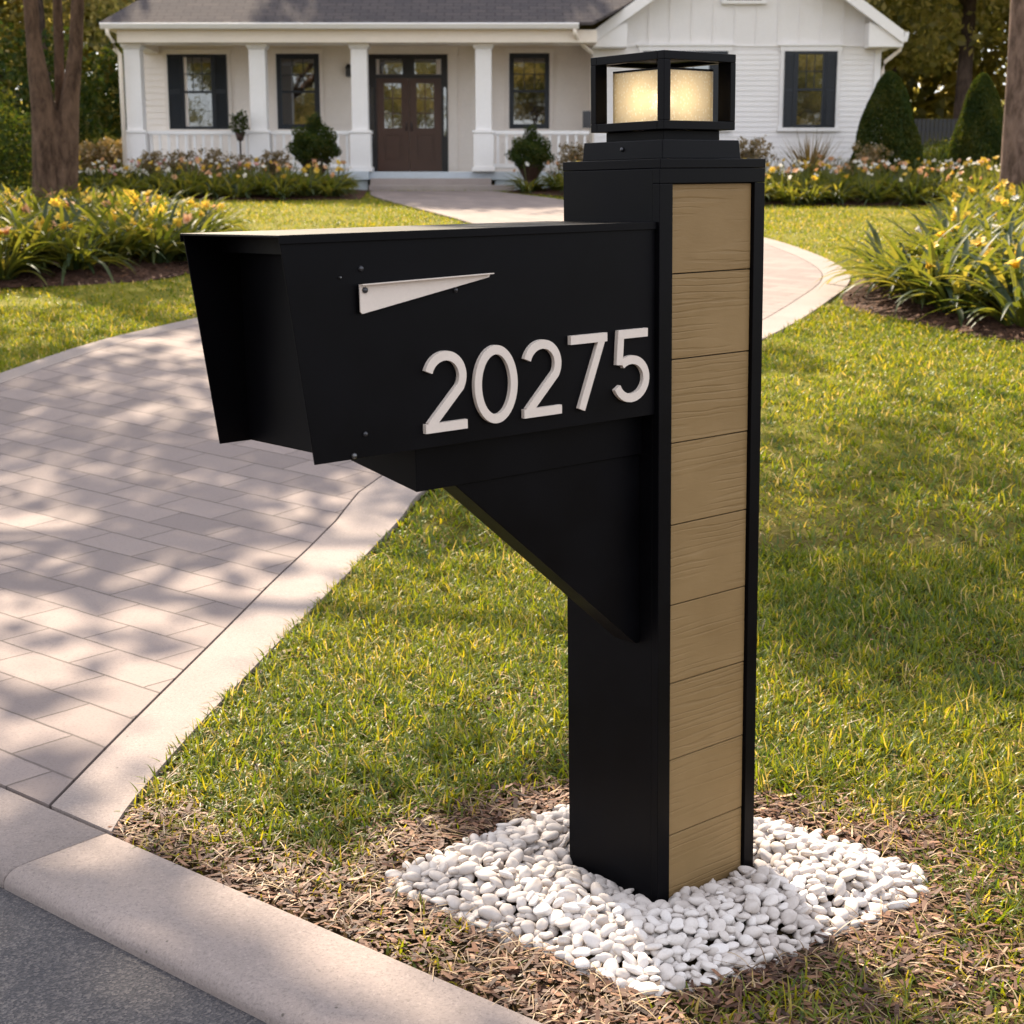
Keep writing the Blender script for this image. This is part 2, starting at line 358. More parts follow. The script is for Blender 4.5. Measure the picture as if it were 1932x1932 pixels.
def mat_glass():
    m=M('window_glass');v=m.co();n=m.noise(v,1.6,3)
    b=m.n('ShaderNodeBsdfPrincipled',{'Base Color':(.012,.012,.012,1),'Roughness':.02,'IOR':2.5,'Normal':m.bump(n,.05,.03)});m.l(b.outputs[0],m.out.inputs[0]);return m.m
GLASS=mat_glass()
def mat_roof():
    m=M('asphalt_shingles');tc=m.n('ShaderNodeTexCoord').outputs['Generated'];v=m.co((1,1.25,1))
    br=m.n('ShaderNodeTexBrick',{'Vector':v,'Color1':(.080,.069,.069,1),'Color2':(.056,.051,.055,1),'Mortar':(.034,.030,.032,1),'Scale':1.0,'Mortar Size':.012,'Brick Width':.32,'Row Height':.16})
    n=m.noise(v,40,4,.7);c=m.mix(m.ramp(n,[(.4,(0,0,0)),(.7,(.6,.6,.6))]),br.outputs[0],(.10,.086,.084))
    return m.pbr(c,.95,m.bump(n,.4,.01),.1)
ROOF=mat_roof()
#@@SETTING
# ------------------------------------------------------------------ outlines on the ground
_w=lambda u,v:tuple(at(u*1932/1946,v*1932/1946)[:2])
RIGHT=smooth_poly([(-.985,3.50),_w(250,1536),_w(345,1426),_w(441,1322),_w(588,1171),_w(754,1000),_w(836,917),(.42,9.1),(1.945,11.707),(2.915,13.989),(3.38,15.4),(3.52,16.6),(3.456,18.191),(3.2,19.9),(2.55,22.0),(1.75,24.2),(.85,26.7),(-.05,28.4),(-.35,28.99)],6,False)
LEFT=smooth_poly([(-2.62,28.99),(-2.448,27.541),(-1.6,25.0),(-.806,22.692),(-.25,20.6),(-.35,18.4),(-.95,16.2),(-1.75,14.3),(-2.635,12.676),(-3.547,10.552),(-4.35,8.9),(-5.2,7.06)],6,False)
def offs(line,d):
    L=[np.array(p) for p in line];out=[]
    for i in range(len(L)):
        t=L[min(i+1,len(L)-1)]-L[max(i-1,0)];t/=np.linalg.norm(t);out.append(L[i]+np.array([-t[1],t[0]])*d)
    return out
cu_off=.012
cpt=lambda p: CU0+CUD*np.dot(np.array(p)-CU0,CUD)+CUN*cu_off
nR=int(len(RIGHT)*.84);nL=int(len(LEFT)*.62)
def clipk(line):
    "cut a line where it meets the kerb, keeping the garden side"
    out=[];line=[np.array(p,float) for p in line]
    for i,p in enumerate(line):
        d=sdist(*p)-cu_off
        if i:
            q=line[i-1];e=sdist(*q)-cu_off
            if d*e<0: out.append(q+(p-q)*(e/(e-d)))
        if d>0: out.append(p)
    return out
ext=lambda L,end: ([L[0]+(L[0]-L[1])*9]+L) if end==0 else (L+[L[-1]+(L[-1]-L[-2])*9])
RB_=ext([np.array(p) for p in RIGHT[:nR]],0);RB=clipk(RB_);
_far=[p for p in offs(RB_,.27) if p[1]>8.9]
_in=[np.array(_w(*q)) for q in ((103,1541),(255,1382),(392,1245),(514,1120),(588,1050),(641,997),(735,906))];_in=[_in[0]+(_in[0]-_in[1])*.8]+_in
_in=[np.array(p) for p in smooth_poly([tuple(p) for p in _in]+[tuple(p) for p in _far],3,False)]
RIN=clipk(_in);rg=clipk(offs(_in,.010))
LB_=ext([np.array(p) for p in LEFT[-nL:]],1);LB=clipk(LB_);LIN=clipk(offs(LB_,.22));lg=clipk(offs(LB_,.229))
DRIVE=[tuple(p) for p in (RB+list(RIGHT[nR:])+list(LEFT[:-nL])+LB)]
PAVE=[tuple(p) for p in (rg+list(RIGHT[nR:])+list(LEFT[:-nL])+lg)]
zd=lambda x,y:G(x,y)+.018
o=sheet('driveway',PAVE,zd,.45,PAVERS,.03);tag(o,'pinkish stone paver driveway curving up to the house','driveway',kind='structure')
b1=[tuple(p) for p in RB+RIN[::-1]];b2=[tuple(p) for p in LIN[::-1]+LB] if False else [tuple(p) for p in LB+LIN[::-1]]
o=sheet('driveway_border',b1,zd,.4,CONC2,.03);tag(o,'pale smooth concrete band along the right edge of the driveway','border',kind='structure')
o=sheet('driveway_border',b2,zd,.4,CONC2,.03);tag(o,'pale smooth concrete band along the left edge of the driveway','border',kind='structure')
# terrain as one sheet
def lawn_ground():
    a=np.concatenate([np.linspace(-150,-14,18),np.arange(-13,13.01,.5),np.linspace(14,150,18)])
    b=np.concatenate([np.linspace(-90,-8,14),np.arange(-7,31.01,.25),np.linspace(32,60,15),np.linspace(70,260,12)])
    X,Y=np.meshgrid(a,b);s=sdist(X,Y);drop=sstep(.03,-.10,s)*sstep(-9.1,-8.9,s)*.2
    Z=G(X,Y)-drop-.02*inpoly(DRIVE,X,Y)-.004+.012*np.sin(X*2.1+1.3*np.sin(Y*1.7))*np.cos(Y*1.9)*sstep(3.5,7,Y)
    nx=len(a);i=np.arange(len(b)-1)[:,None]*nx+np.arange(nx-1)[None,:]
    F=np.stack([i,i+1,i+1+nx,i+nx],-1).reshape(-1,4)
    o=link('ground',npmesh('ground',np.stack([X,Y,Z],-1).reshape(-1,3),F),SOIL,smooth=True);tag(o,kind='structure')
lawn_ground()
# kerb: one long cast profile with control joints, then the road
def frame_pt(t,s,z): p=CU0+CUD*t+CUN*s;return (p[0],p[1],z)
kb=MB();prof=[(0,.016),(-.004,.016),(-.225,.0152),(-.235,.0150)]+[(-.235-.049*math.sin(R(a)),.015-.034*(1-math.cos(R(a)))) for a in range(8,91,8)]+[(-.284,-.04)]+[(-.284,-.16),(0,-.16)]
tj=float(np.dot(np.array([-1.003,3.507])-CU0,CUD));cuts=[tj+3.05*k for k in range(-9,12)]
for a,b in zip(cuts[:-1],cuts[1:]):
    ts=[a+.0025+(b-a-.005)*k/6 for k in range(7)];n=len(prof);v=[frame_pt(t,s,z) for t in ts for s,z in prof]
    f=[(k*n+i,k*n+(i+1)%n,(k+1)*n+(i+1)%n,(k+1)*n+i) for k in range(6) for i in range(n)]+[tuple(range(n)),tuple(range(6*n,7*n))[::-1]]
    kb.add(v,f)
tag(kb.build('kerb',CONC,None,True),'pale concrete kerb strip between the road and the mulch','kerb',kind='structure')
kb2=MB();v=[frame_pt(t,s,z) for t in (-28,35) for s,z in ((-8.9,.016),(-8.62,.016),(-8.6,-.16),(-8.9,-.16))];kb2.add(v,[(0,1,5,4),(1,2,6,5),(2,3,7,6),(3,0,4,7),(0,3,2,1),(4,5,6,7)])
tag(kb2.build('kerb',CONC),'concrete kerb on the far side of the road','kerb',kind='structure')
rd=MB();rd.add([frame_pt(t,s,-.028) for t,s in ((-60,-8.7),(60,-8.7),(60,-.27),(-60,-.27))],[(0,1,2,3)])
tag(rd.build('road',ASPHALT),kind='structure')
# planting beds
BED_L=smooth_poly([(-4.9,14.75),(-3.75,15.25),(-3.3,16.2),(-3.2,18.2),(-3.75,20.9),(-5.0,23.3),(-7.0,24.7),(-9.6,23.4),(-10.4,19.5),(-8.6,15.9),(-6.6,14.5)],5)
BED_R=smooth_poly([(2.94,13.55),(3.25,12.6),(3.841,11.459),(5.2,10.75),(7.4,11.4),(9.6,14),(10,19.5),(9.4,24.2),(7.2,24.9),(5.6,21.5),(4.4,17.6),(3.35,15.1)],5)
BED_HL=smooth_poly([(-10.2,26.9),(-7.5,26.75),(-4.8,26.72),(-2.9,26.75),(-2.62,27.2),(-2.7,28.9),(-2.75,29.75),(-10.4,29.75)],5)
BED_HR=smooth_poly([(-.05,28.75),(.6,28.0),(1.6,27.0),(2.9,25.9),(4.2,25.5),(8.3,25.3),(10.6,25.6),(10.9,29.85),(5,30.75),(1.6,30.1),(.0,29.75)],5)
PEBB=smooth_poly([(-.29,3.27),(-.10,3.50),(.17,3.73),(.40,3.74),(.65,3.61),(.84,3.45),(.955,3.30),(.885,3.16),(.70,3.02),(.50,2.87),(.33,2.775),(.23,2.78),(.06,2.94),(-.14,3.11)],4)
for poly,lab in ((BED_L,'brown mulch under the daylilies by the left tree'),(BED_R,'brown mulch under the daylilies by the right tree'),(BED_HL,'dark mulch of the flower bed left of the steps'),(BED_HR,'dark mulch of the flower bed right of the steps')):
    P_=[tuple(p) for p in poly]
    o=sheet('mulch_bed',P_,lambda x,y,P_=P_:G(x,y)+.008+.10*sstep(0,.9,dpoly(P_,x,y)),.5,MULCH);tag(o,lab,'mulch bed',kind='structure')
BEDS=[[tuple(p) for p in q] for q in (BED_L,BED_R,BED_HL,BED_HR)];PEBB=[tuple(p) for p in PEBB]
def bedz(x,y):
    z=G(x,y)
    for b in BEDS:
        z=np.where(inpoly(b,x,y),G(x,y)+.008+.10*sstep(0,.9,dpoly(b,x,y)),z)
    return z
# ------------------------------------------------------------------ mailbox on its post (post axes: x away from the road, y to the left, z up)
root=empty('mailbox',(0,0,0))
root.matrix_world=Matrix(((.76142,-.64805,-.01624,.32266),(.64801,.76158,-.00834,3.14469),(.01777,-.00417,.99983,0),(0,0,0,1)))
tag(root,'black metal mailbox numbered 20275 on a square post with tan siding and a lantern','mailbox')
A,B_,H=.3215,.289,1.620
post=MB().box(.0005,.321,.0195,B_,-.12,1.6005).box(0,A,-.0012,B_+.001,1.601,H).build('post',BLACK,root,bevel=.0015)
tr=MB();tr.box(-.0006,.0378,0,.019,-.12,1.5705);tr.box(.2885,.3216,0,.019,-.12,1.5705)
tr.prism([(-.0006,1.571),(.0378,1.571),(.2885,1.571),(.3216,1.571),(.3216,1.6005),(-.0006,1.6005)],1,0,.019)
tr.build('trim_frame',BLACK,post,bevel=.0012)
sd=MB();zs=[1.5705]+[1.3885-.1766*k for k in range(8)]+[-.06]
for k in range(len(zs)-1):
    z1,z0=zs[k]-.0012,zs[k+1]+.0012
    sd.add([(.0383,.0095,z1),(.2880,.0095,z1),(.2880,.0090,z0),(.0383,.0090,z0),(.0383,.019,z1),(.2880,.019,z1),(.2880,.019,z0),(.0383,.019,z0)],
           [(0,1,2,3),(4,7,6,5),(0,4,5,1),(3,2,6,7),(0,3,7,4),(1,5,6,2)])
sd.build('siding_panel',SIDING,root,bevel=.0012)
cap=MB().frustum((.038,.277,.030,.269),1.6203,(.041,.274,.033,.266),1.659).build('post_cap',BLACK,root,bevel=.002)
MB().lathe((0,0,0),[(.0045,-.001),(.0045,.002),(.002,.0035)],12).build('screw',STEEL,cap,True)
sc_=cap.children[0];sc_.location=(.0385,.1477,1.6420);sc_.rotation_euler=(0,R(-90),0)
cx,cy=.1827,.1699
lan=empty('lantern',(0,0,0));lan.parent=root
MB().box(cx-.086,cx+.086,cy-.086,cy+.086,1.6593,1.6805).build('neck',BLACK,lan,bevel=.0015)
fr=MB();h=.1093;w=.0195;z0,z1=1.681,1.837
for sx in (-1,1):
    for sy in (-1,1):
        wx,wy={(-1,-1):(w,w),(-1,1):(.034,.016),(1,-1):(.016,.036),(1,1):(.02,.02)}[(sx,sy)]
        fr.box(*sorted((cx+sx*h,cx+sx*(h-wx))),*sorted((cy+sy*h,cy+sy*(h-wy))),z0+.0176,z1-.0171)
for zz in ((z0,z0+.0175),(z1-.017,z1)):
    for sy in (-1,1): fr.box(cx-h,cx+h,*sorted((cy+sy*h,cy+sy*(h-w))),*zz)
    for sx in (-1,1): fr.box(*sorted((cx+sx*h,cx+sx*(h-w))),cy-h+w+.0002,cy+h-w-.0002,*zz)
fr.box(cx-h+w,cx+h-w,cy-h+w,cy+h-w,z1-.009,z1-.003);fr.box(cx-h+w,cx+h-w,cy-h+w,cy+h-w,z0+.004,z0+.0145)
fr.build('lantern_frame',BLACK,lan,bevel=.0012)
gs=MB();q=.0755
for sx in (-1,1): gs.box(*sorted((cx+sx*q,cx+sx*(q-.004))),cy-q,cy+q,1.699,1.803)
for sy in (-1,1): gs.box(cx-q+.0042,cx+q-.0042,*sorted((cy+sy*q,cy+sy*(q-.004))),1.699,1.803)
gs.build('glass_shade',SHADE,lan);MB().box(cx-q,cx+q,cy-q,cy+q,1.8034,1.8075).build('light_block_plate',BLACK,lan)  # black plate added over the glass to stop bulb light leaking upward
MB().lathe((cx,cy,1.6955),[(.012,0),(.014,.012),(.010,.022),(.010,.03)],16).build('socket',BRASS,lan,True)
MB().lathe((cx-.012,cy-.008,1.722),[(.006,0),(.014,.010),(.018,.024),(.015,.036),(.004,.045)],18).build('bulb',BULB,lan,True)
MB().lathe((cx,cy,1.803),[(.003,.004),(.003,.007),(.006,.010),(.0045,.014),(.001,.017)],12).build('finial',BRASS,lan,True)
# box body
y0,y1,zb,zt=.0114,.3394,1.1025,1.4911;t=.0032
bx=MB();side=[(-.838,zb),(-.001,zb),(-.001,zt),(-.889,zt)]
bx.prism(side,1,y0,y0+t);bx.prism(side,1,y1-t,y1)
bx.box(-.772,-.001,y0+t+.0002,y1-t-.0002,zb+.0002,zb+t);bx.box(-.004,-.001,y0+t+.0002,y1-t-.0002,zb+t+.0002,zt-.0002)
body=bx.build('box_body',BLACK,root,bevel=.0009)
rf=MB().prism([(y0-.004,zt+.0004),(y1+.004,zt+.0004),(y1+.004,zt-.010),(y1+.0022,zt-.010),(y1+.0022,zt+.0048),(y0-.0022,zt+.0048)][:0] or [(y0-.0045,zt-.0105),(y0-.0025,zt-.0105),(y0-.0025,zt+.0006),(y1+.0025,zt+.0006),(y1+.0025,zt-.0105),(y1+.0045,zt-.0105),(y1+.0045,zt+.0045),(y0-.0045,zt+.0045)],0,-.8925,-.0012).build('lid',BLACK,body,bevel=.0009)
MB().box(-.812,-.809,y0+t+.0005,y1-t-.0005,1.459,zt-.0005).box(-.809,-.70,y0+t+.0005,y1-t-.0005,1.459,1.462).build('front_lip',BLACK,body)
dr=MB().box(-.775,-.772,y0+t+.0008,y1-t-.0008,zb+.004,1.456).build('door',BLACK,body)
def screw(x,z,r,mat):
    o=MB().lathe((0,0,0),[(r,-.001),(r,.0015),(r*.75,.004),(r*.3,.0052)],12).build('screw',mat,body,True);o.location=(x,y0,z);o.rotation_euler=(R(90),0,0)
for x,z,r,m in ((-.7277,1.4337,.0052,STEEL),(-.7718,1.4206,.0026,SCREW),(-.5204,1.386,.0048,STEEL),(-.7311,1.1448,.0048,STEEL),(-.7563,1.1085,.0056,SCREW)): screw(x,z,r,m)
fl=MB();yf=y0-.0095
pts=[(-.7375,1.4075),(-.4435,1.4135),(-.4475,1.4062),(-.7265,1.3578),(-.7335,1.3565),(-.7375,1.3600)]
fl.prism(pts,1,yf,yf+.0025)
fl.add([(-.7375,yf,1.4077),(-.4435,yf,1.4137),(-.4435,yf-.010,1.4142),(-.7375,yf-.010,1.4082),(-.7375,yf,1.4057),(-.4435,yf,1.4117),(-.4435,yf-.010,1.4122),(-.7375,yf-.010,1.4062)],[(0,1,2,3),(4,7,6,5),(0,4,5,1),(3,2,6,7),(0,3,7,4),(1,5,6,2)])
flag=fl.build('flag',CREAM,body)
fs=MB().lathe((0,0,0),[(.0052,-.008),(.0052,.0035),(.003,.005)],12).build('screw',STEEL,flag,True);fs.location=(-.7275,yf,1.3973);fs.rotation_euler=(R(90),0,0)
# house number
SW=.0172
def stroke(pts,w=SW):
    "outline of a butt-ended stroke along a centre line"
    pts=[np.array(p,float) for p in pts];Lp=[];Rp=[]
    for i,p in enumerate(pts):
        a=pts[max(i-1,0)];b=pts[min(i+1,len(pts)-1)]
        d1=(p-a);d2=(b-p);d1=d1/np.linalg.norm(d1) if np.linalg.norm(d1)>0 else d2/np.linalg.norm(d2);d2=d2/np.linalg.norm(d2) if np.linalg.norm(d2)>0 else d1
        d=d1+d2;d/=np.linalg.norm(d);n=np.array([-d[1],d[0]]);k=w/2/max(.35,float(np.dot(n,[-d1[1],d1[0]])))
        Lp.append(p+n*k);Rp.append(p-n*k)
    return Lp,Rp
def arc(cx,cz,rx,rz,a0,a1,n=22): return [(cx+rx*math.cos(R(a0+(a1-a0)*k/n)),cz+rz*math.sin(R(a0+(a1-a0)*k/n))) for k in range(n+1)]
hs=SW/2;DH=.1475
DIG={'2':([arc(.049,DH-.0475,.0485-hs,.0475-hs,163,-32,22)+[(.0125,hs+.004),(.0125,hs+.004)]][:1],[[(.0005,hs),(.0975,hs)]]),
     '0':([arc(.0525,DH/2,.0525-hs,DH/2-hs,0,360,44)],[]),
     '7':([[(.0865,DH-hs),(.029,0)]],[[(0,DH-hs),(.0985,DH-hs)]]),
     '5':([[(.0205,DH-.004),(.0160,.078)],arc(.0495,.0475,.0510-hs,.0475-hs,128,-158,26)],[[(.0125,DH-hs),(.0955,DH-hs)]])}
def digit(ch,x0,z0):
    mb=MB();dep=0
    for grp in DIG[ch]:
        for path in grp:
            path=[p for i,p in enumerate(path) if i==0 or np.hypot(p[0]-path[i-1][0],p[1]-path[i-1][1])>1e-6]
            closed=ch=='0'
            if closed:
                c=np.array([.0525,DH/2]);Lp=[c+(np.array(p)-c)*np.array([(.0525)/(.0525-hs),(DH/2)/(DH/2-hs)]) for p in path];Rp=[c+(np.array(p)-c)*np.array([(.0525-SW)/(.0525-hs),(DH/2-SW)/(DH/2-hs)]) for p in path]
            else: Lp,Rp=stroke(path)
            n=len(path);yf_=y0-.0088-dep;yb=y0+.0005;vs=[]
            for l,r in zip(Lp,Rp):
                for q in (l,r): vs+= [(x0+q[0],yf_,z0+q[1]),(x0+q[0],yb,z0+q[1])]
            f=[]
            for i in range(n-1):
                a=i*4;b=a+4;f+=[(a,a+2,b+2,b),(a,b,b+1,a+1),(a+2,a+3,b+3,b+2)]
            if not closed: f+=[(0,1,3,2),((n-1)*4,(n-1)*4+2,(n-1)*4+3,(n-1)*4+1)]
            mb.add(vs,f);dep+=.00025
    return mb.build('house_number',CREAM,body)
for ch,xm in zip('20275',(-.603,-.4865,-.3665,-.2440,-.1270)):
    d=digit(ch,xm,1.1308+.0125*(xm+.6));d['label']='raised cream numeral '+ch
# arm and gusset
MB().add([(-.5925,.05,1.0145),(0,.05,1.0145),(0,.265,1.049),(-.5925,.265,1.049),(-.5925,.05,1.1022),(0,.05,1.1022),(0,.265,1.1022),(-.5925,.265,1.1022)],[(0,3,2,1),(4,5,6,7),(0,1,5,4),(1,2,6,5),(2,3,7,6),(3,0,4,7)]).build('support_arm',BLACK,root,bevel=.0015)
MB().prism([(-.497,1.0142),(-.0002,1.0142),(-.0002,.6),(-.012,.5995)],1,.0560,.121).build('brace',BLACK,root,bevel=.0015)
#@@HOUSE
# ------------------------------------------------------------------ house
house=empty('house',(-3,31,1.76))
tag(house,'white single-storey house with a columned porch and a gabled right wing','house')
# parts are built in world coordinates: the house empty only needs its inverse at the first level
def hpart(mb,name,mat,parent=None,**k):
    o=mb.build(name,mat,None,**k);o.parent=parent or house
    o.matrix_parent_inverse=Matrix.Translation((3,-31,-1.76)) if parent is None else Matrix.Identity(4)
    return o
YC,YW,YG=30.4,32.2,31.0
px=lambda u,Y,v=200: P(u,v,Y).x
pz=lambda v,Y: P(966,v,Y).z
ZF=pz(324,YC);GZ=1.764
def lap(x0,x1,Y,z0,z1,c=.125,d=.018):
    mb=MB();z=z0
    while z<z1-1e-4:
        zt_=min(z+c,z1);mb.add([(x0,Y-d,z),(x1,Y-d,z),(x1,Y-.003,zt_),(x0,Y-.003,zt_),(x0,Y,z),(x1,Y,z)],[(0,1,2,3),(0,4,5,1)]);z=zt_
    mb.add([(x0,Y,z0),(x1,Y,z0),(x1,Y,z1),(x0,Y,z1),(x0,Y+.15,z0),(x1,Y+.15,z0),(x1,Y+.15,z1),(x0,Y+.15,z1)],[(4,7,6,5),(0,3,7,4),(1,5,6,2),(3,2,6,7),(0,4,5,1)])
    return mb
XL=px(262,YW);XWL=px(1118,YG);XWR=px(1655,YG)
ZB0=pz(84,YC);ZB1=pz(60,YC);ZE=pz(47,29.9)
# porch wall and the body behind it
hpart(lap(XL,XWL+.05,YW,ZF-.02,ZB1+.1),'porch_wall',WALLM)
hpart(MB().box(XL-.0,XL+.15,YW+.16,41,GZ-.2,ZB1+.1).box(XL+.16,XWR-.2,40.8,41,GZ-.2,ZB1+.1),'rear_wall',WALLM)
tb=MB().box(XL-.07,XL+.10,YW-.035,YW-.0185,ZF,ZB1)
for u in (352,): tb.box(px(u,YW)-.04,px(u,YW)+.04,YW-.03,YW-.0185,ZF,ZB1)
hpart(tb,'corner_board',WALLM)
# porch platform, skirting, steps
xs0,xs1=px(700,YC,322),px(905,YC,322)
hpart(MB().box(px(243,YC),xs0-.02,YC-.32,YW-.02,ZF-.16,ZF).box(xs0-.02,XWL-.02,YC-.06,YW-.02,ZF-.16,ZF-.001),'porch_floor',SKIRT,bevel=.01)
hpart(MB().box(px(250,YC),xs0-.05,YC-.22,YC-.14,GZ-.1,ZF-.165),'porch_skirting',SKIRT);hpart(MB().box(xs1+.3,XWL-.05,YC-.02,YC+.06,GZ-.1,ZF-.165),'porch_skirting',SKIRT)
rise=(ZF-GZ)/3
for k in range(1,3):
    hpart(MB().box(xs0+.02,xs1+.05+.45*(k-.6),YC-.06-.36*k,YC-.065-.36*(k-1)+.02*0,GZ-.1,ZF-rise*k),'step',STONE,bevel=.012)
# columns
for k,u in enumerate((256.5,489.5,680,912.5)):
    X=px(u,YC,200);mb=MB();w=.155
    ped=pz(249,YC)
    mb.box(X-.195,X+.195,YC-.195,YC+.195,ZF+.09,ped-.03);mb.box(X-.225,X+.225,YC-.225,YC+.225,ZF+.001,ZF+.0895)
    mb.box(X-.215,X+.215,YC-.215,YC+.215,ped-.0295,ped+.025)
    mb.box(X-w,X+w,YC-w,YC+w,ped+.0255,ZB0-.10);mb.frustum((X-w,X+w,YC-w,YC+w),ZB0-.0995,(X-.195,X+.195,YC-.195,YC+.195),ZB0-.05);mb.box(X-.2,X+.2,YC-.2,YC+.2,ZB0-.0495,ZB0-.001)
    hpart(mb,'porch_column',WHITE,bevel=.008)
# railings
def railing(ua,ub):
    xa,xb=px(ua,YC),px(ub,YC);zt_=pz(249,YC);zl=pz(313,YC)
    o=hpart(MB().box(xa,xb,YC-.05,YC+.05,zt_-.05,zt_+.02).box(xa,xb,YC-.035,YC+.035,zl-.04,zl+.04),'railing',WHITE,bevel=.006)
    n=max(2,round((xb-xa)/.172))
    for k in range(n):
        x=xa+(xb-xa)*(k+.5)/n;b=MB().box(x-.024,x+.024,YC-.022,YC+.022,zl+.0405,zt_-.0505).build('baluster',WHITE,None);b.parent=o
railing(274.5,471.5);railing(508,662);railing(931,1112)
# beam, soffit, fascia, gutter
XE0=px(192,29.9,45);XE1=px(1090,29.9,45)
hpart(MB().box(px(236,YC),XWL+.02,30.02,YC+.16,ZB0,ZB1).box(px(236,YC),px(236,YC)+.3,YC+.161,YW-.02,ZB0,ZB1),'porch_beam',CREAMW,bevel=.006)
hpart(MB().box(XE0+.06,XE1,29.98,YW-.02,ZB1+.0005,ZB1+.03),'porch_ceiling',CREAMW)
hpart(MB().box(XE0+.03,XE1,29.955,29.979,ZB1+.02,ZE+.02).box(XE0+.03,XE0+.055,29.98,40.9,ZB1+.02,ZE+.02),'fascia',CREAMW)
gp=[(29.94,ZE+.03),(29.80,ZE+.03),(29.785,ZE+.015),(29.80,ZE-.02),(29.83,ZE-.075),(29.94,ZE-.075)]
hpart(MB().prism([(a,b) for a,b in gp],0,XE0-.02,XE1+.02),'gutter',WHITE,bevel=.006)
def down(pts,r=.042):
    return hpart(MB().tube(pts,r,10),'downspout',CREAMW,smooth=True)
xd=px(240,YC-.1);down([(XE0+.10,29.87,ZE-.07),(XE0+.11,29.87,ZE-.17),(XE0+.2,29.9,ZE-.30),(xd-.12,30.05,ZE-.42),(xd-.05,30.12,ZE-.52),(xd-.05,30.14,ZE-.7),(xd-.05,30.14,GZ+.1)])
xd=px(1116,YG);down([(XE1-.06,29.87,ZE-.07),(XE1-.05,29.88,ZE-.16),(XE1+.03,30.1,ZE-.27),(xd-.03,30.75,ZE-.42),(xd+.01,30.92,ZE-.52),(xd+.01,30.94,ZE-.7),(xd+.01,30.94,GZ+.1)])
# roof
tanp=.58;YE=29.84;YR=37.0
zr=lambda Y: ZE+.045+(Y-YE)*tanp
th=.05
def roofslab(pts,up=th):
    n=len(pts);mb=MB();mb.add(pts+[(a,b,c-up) for a,b,c in pts],[tuple(range(n)),tuple(range(n,2*n))[::-1]]+[(i,n+i,n+(i+1)%n,(i+1)%n) for i in range(n)]);return mb
hx=.62
mb=roofslab([(XE0-.03,YE,zr(YE)),(XE1+.28,YE,zr(YE)),(XWL+.68,30.62,zr(30.62)),(XWL+3.3,33.85,zr(33.85)),(XWL+4.6,33.85,zr(33.85)),(XWL+4.6,YR,zr(YR)),(XE0-.03+(YR-YE)*hx,YR,zr(YR))])
mb2=roofslab([(XE0-.03,YE,zr(YE)-.001),(XE0-.03+(YR-YE)*hx,YR,zr(YR)-.001),(XE0-.03+(YR-YE)*hx,38,zr(YR)-.001),(XE0-.03,45,zr(YE)-.001)])
mb.add(mb2.v,mb2.f);mb.add([(XE0-.03+(YR-YE)*hx,YR+.002,zr(YR)),(XWL+4.2,YR+.002,zr(YR)),(XWL+4.2,44,zr(YE)),(XE0,44,zr(YE))],[(0,1,2,3)])
rf_=hpart(mb,'roof',ROOF)
# wing
XC=(px(1110,30.6)+px(1704,30.6))/2;xe=px(1704,30.6,58);ze=pz(58,30.6);tg=.70
XEL=2*XC-xe;zap=ze+(xe-XC)*tg
zsp=pz(88,YG)
hpart(lap(XWL,XWR,YG,GZ-.1,zsp,.098,.014),'wing_wall',WALLW)
za=lambda x: zap-abs(x-XC)*tg-.03
gw=MB().prism([(XWL,zsp+.0005),(XWR,zsp+.0005),(XWR,za(XWR)),(XC,za(XC)),(XWL,za(XWL))],1,YG-.004,YG+.14)
x=XWL+.25
while x<XWR-.1: gw.box(x-.022,x+.022,YG-.022,YG-.0042,zsp+.02,za(x)-.02);x+=.42
gw.box(XWL,XWR,YG-.03,YG-.0045,zsp-.002,zsp+.0195)
hpart(gw,'gable_wall',WALLW)
hpart(MB().box(XWR-.15,XWR,YG+.152,41,GZ-.2,za(XWR)),'wing_side_wall',WALLM);hpart(MB().box(XWL,XWL+.15,YG+.152,YW+.1,GZ-.2,za(XWL)),'wing_side_wall',WALLM)
for a,b,c in ((XWR-.1,XWR+.025,XWR),(XWL-.025,XWL+.10,XWL)): hpart(MB().box(a,b,YG-.045,YG+.12,GZ-.1,za(c)-.02),'wing_corner_board',WHITE)
sl=MB()
for s in (-1,1):
    X1=XC+s*(xe-XC+.02);z1=zap-(abs(X1-XC))*tg
    sl.add([(XC,30.55,zap),(X1,30.55,z1),(X1,40.5,z1),(XC,40.5,zap),(XC,30.55,zap-.09),(X1,30.55,z1-.09),(X1,40.5,z1-.09),(XC,40.5,zap-.09)],[(0,1,2,3),(4,7,6,5),(0,4,5,1),(1,5,6,2),(2,6,7,3)])
sl=hpart(sl,'wing_roof',ROOF)
rk=MB()
for s in (-1,1):
    X1=XC+s*(xe-XC);f=lambda x,d:(x,zap-abs(x-XC)*tg-d)
    rk.prism([f(XC,.012),f(X1,.012),f(X1,.24),f(XC,.27)],1,30.50,30.548)
    rk.prism([f(XC,.095),f(X1,.095),f(X1,.115),f(XC,.115)],1,30.549,YG-.03)
hpart(rk,'rake_board',WHITE)
rw=.66
for s in (-1,1):
    rt=MB()
    X1=XC+s*(xe-XC);zz=zap-(xe-XC)*tg
    rt.prism([(X1,zz-.10),(X1,zz-.30),(X1-s*rw,zz-.30),(X1-s*rw,zz-.10+rw*tg*.55)],1,30.556,YG-.032);hpart(rt,'eave_return',WHITE)
hpart(MB().prism([(xe+.001,ze-.20),(xe+.09,ze-.20),(xe+.12,ze-.05),(xe+.12,ze-.02),(xe+.001,ze-.02)],1,30.6,40.4),'wing_gutter',WHITE)
down([(xe+.04,30.75,ze-.2),(xe+.0,30.78,ze-.34),(XWR+.09,30.9,ze-.55),(XWR+.07,30.98,ze-.7),(XWR+.07,30.98,GZ+.1)],.038)
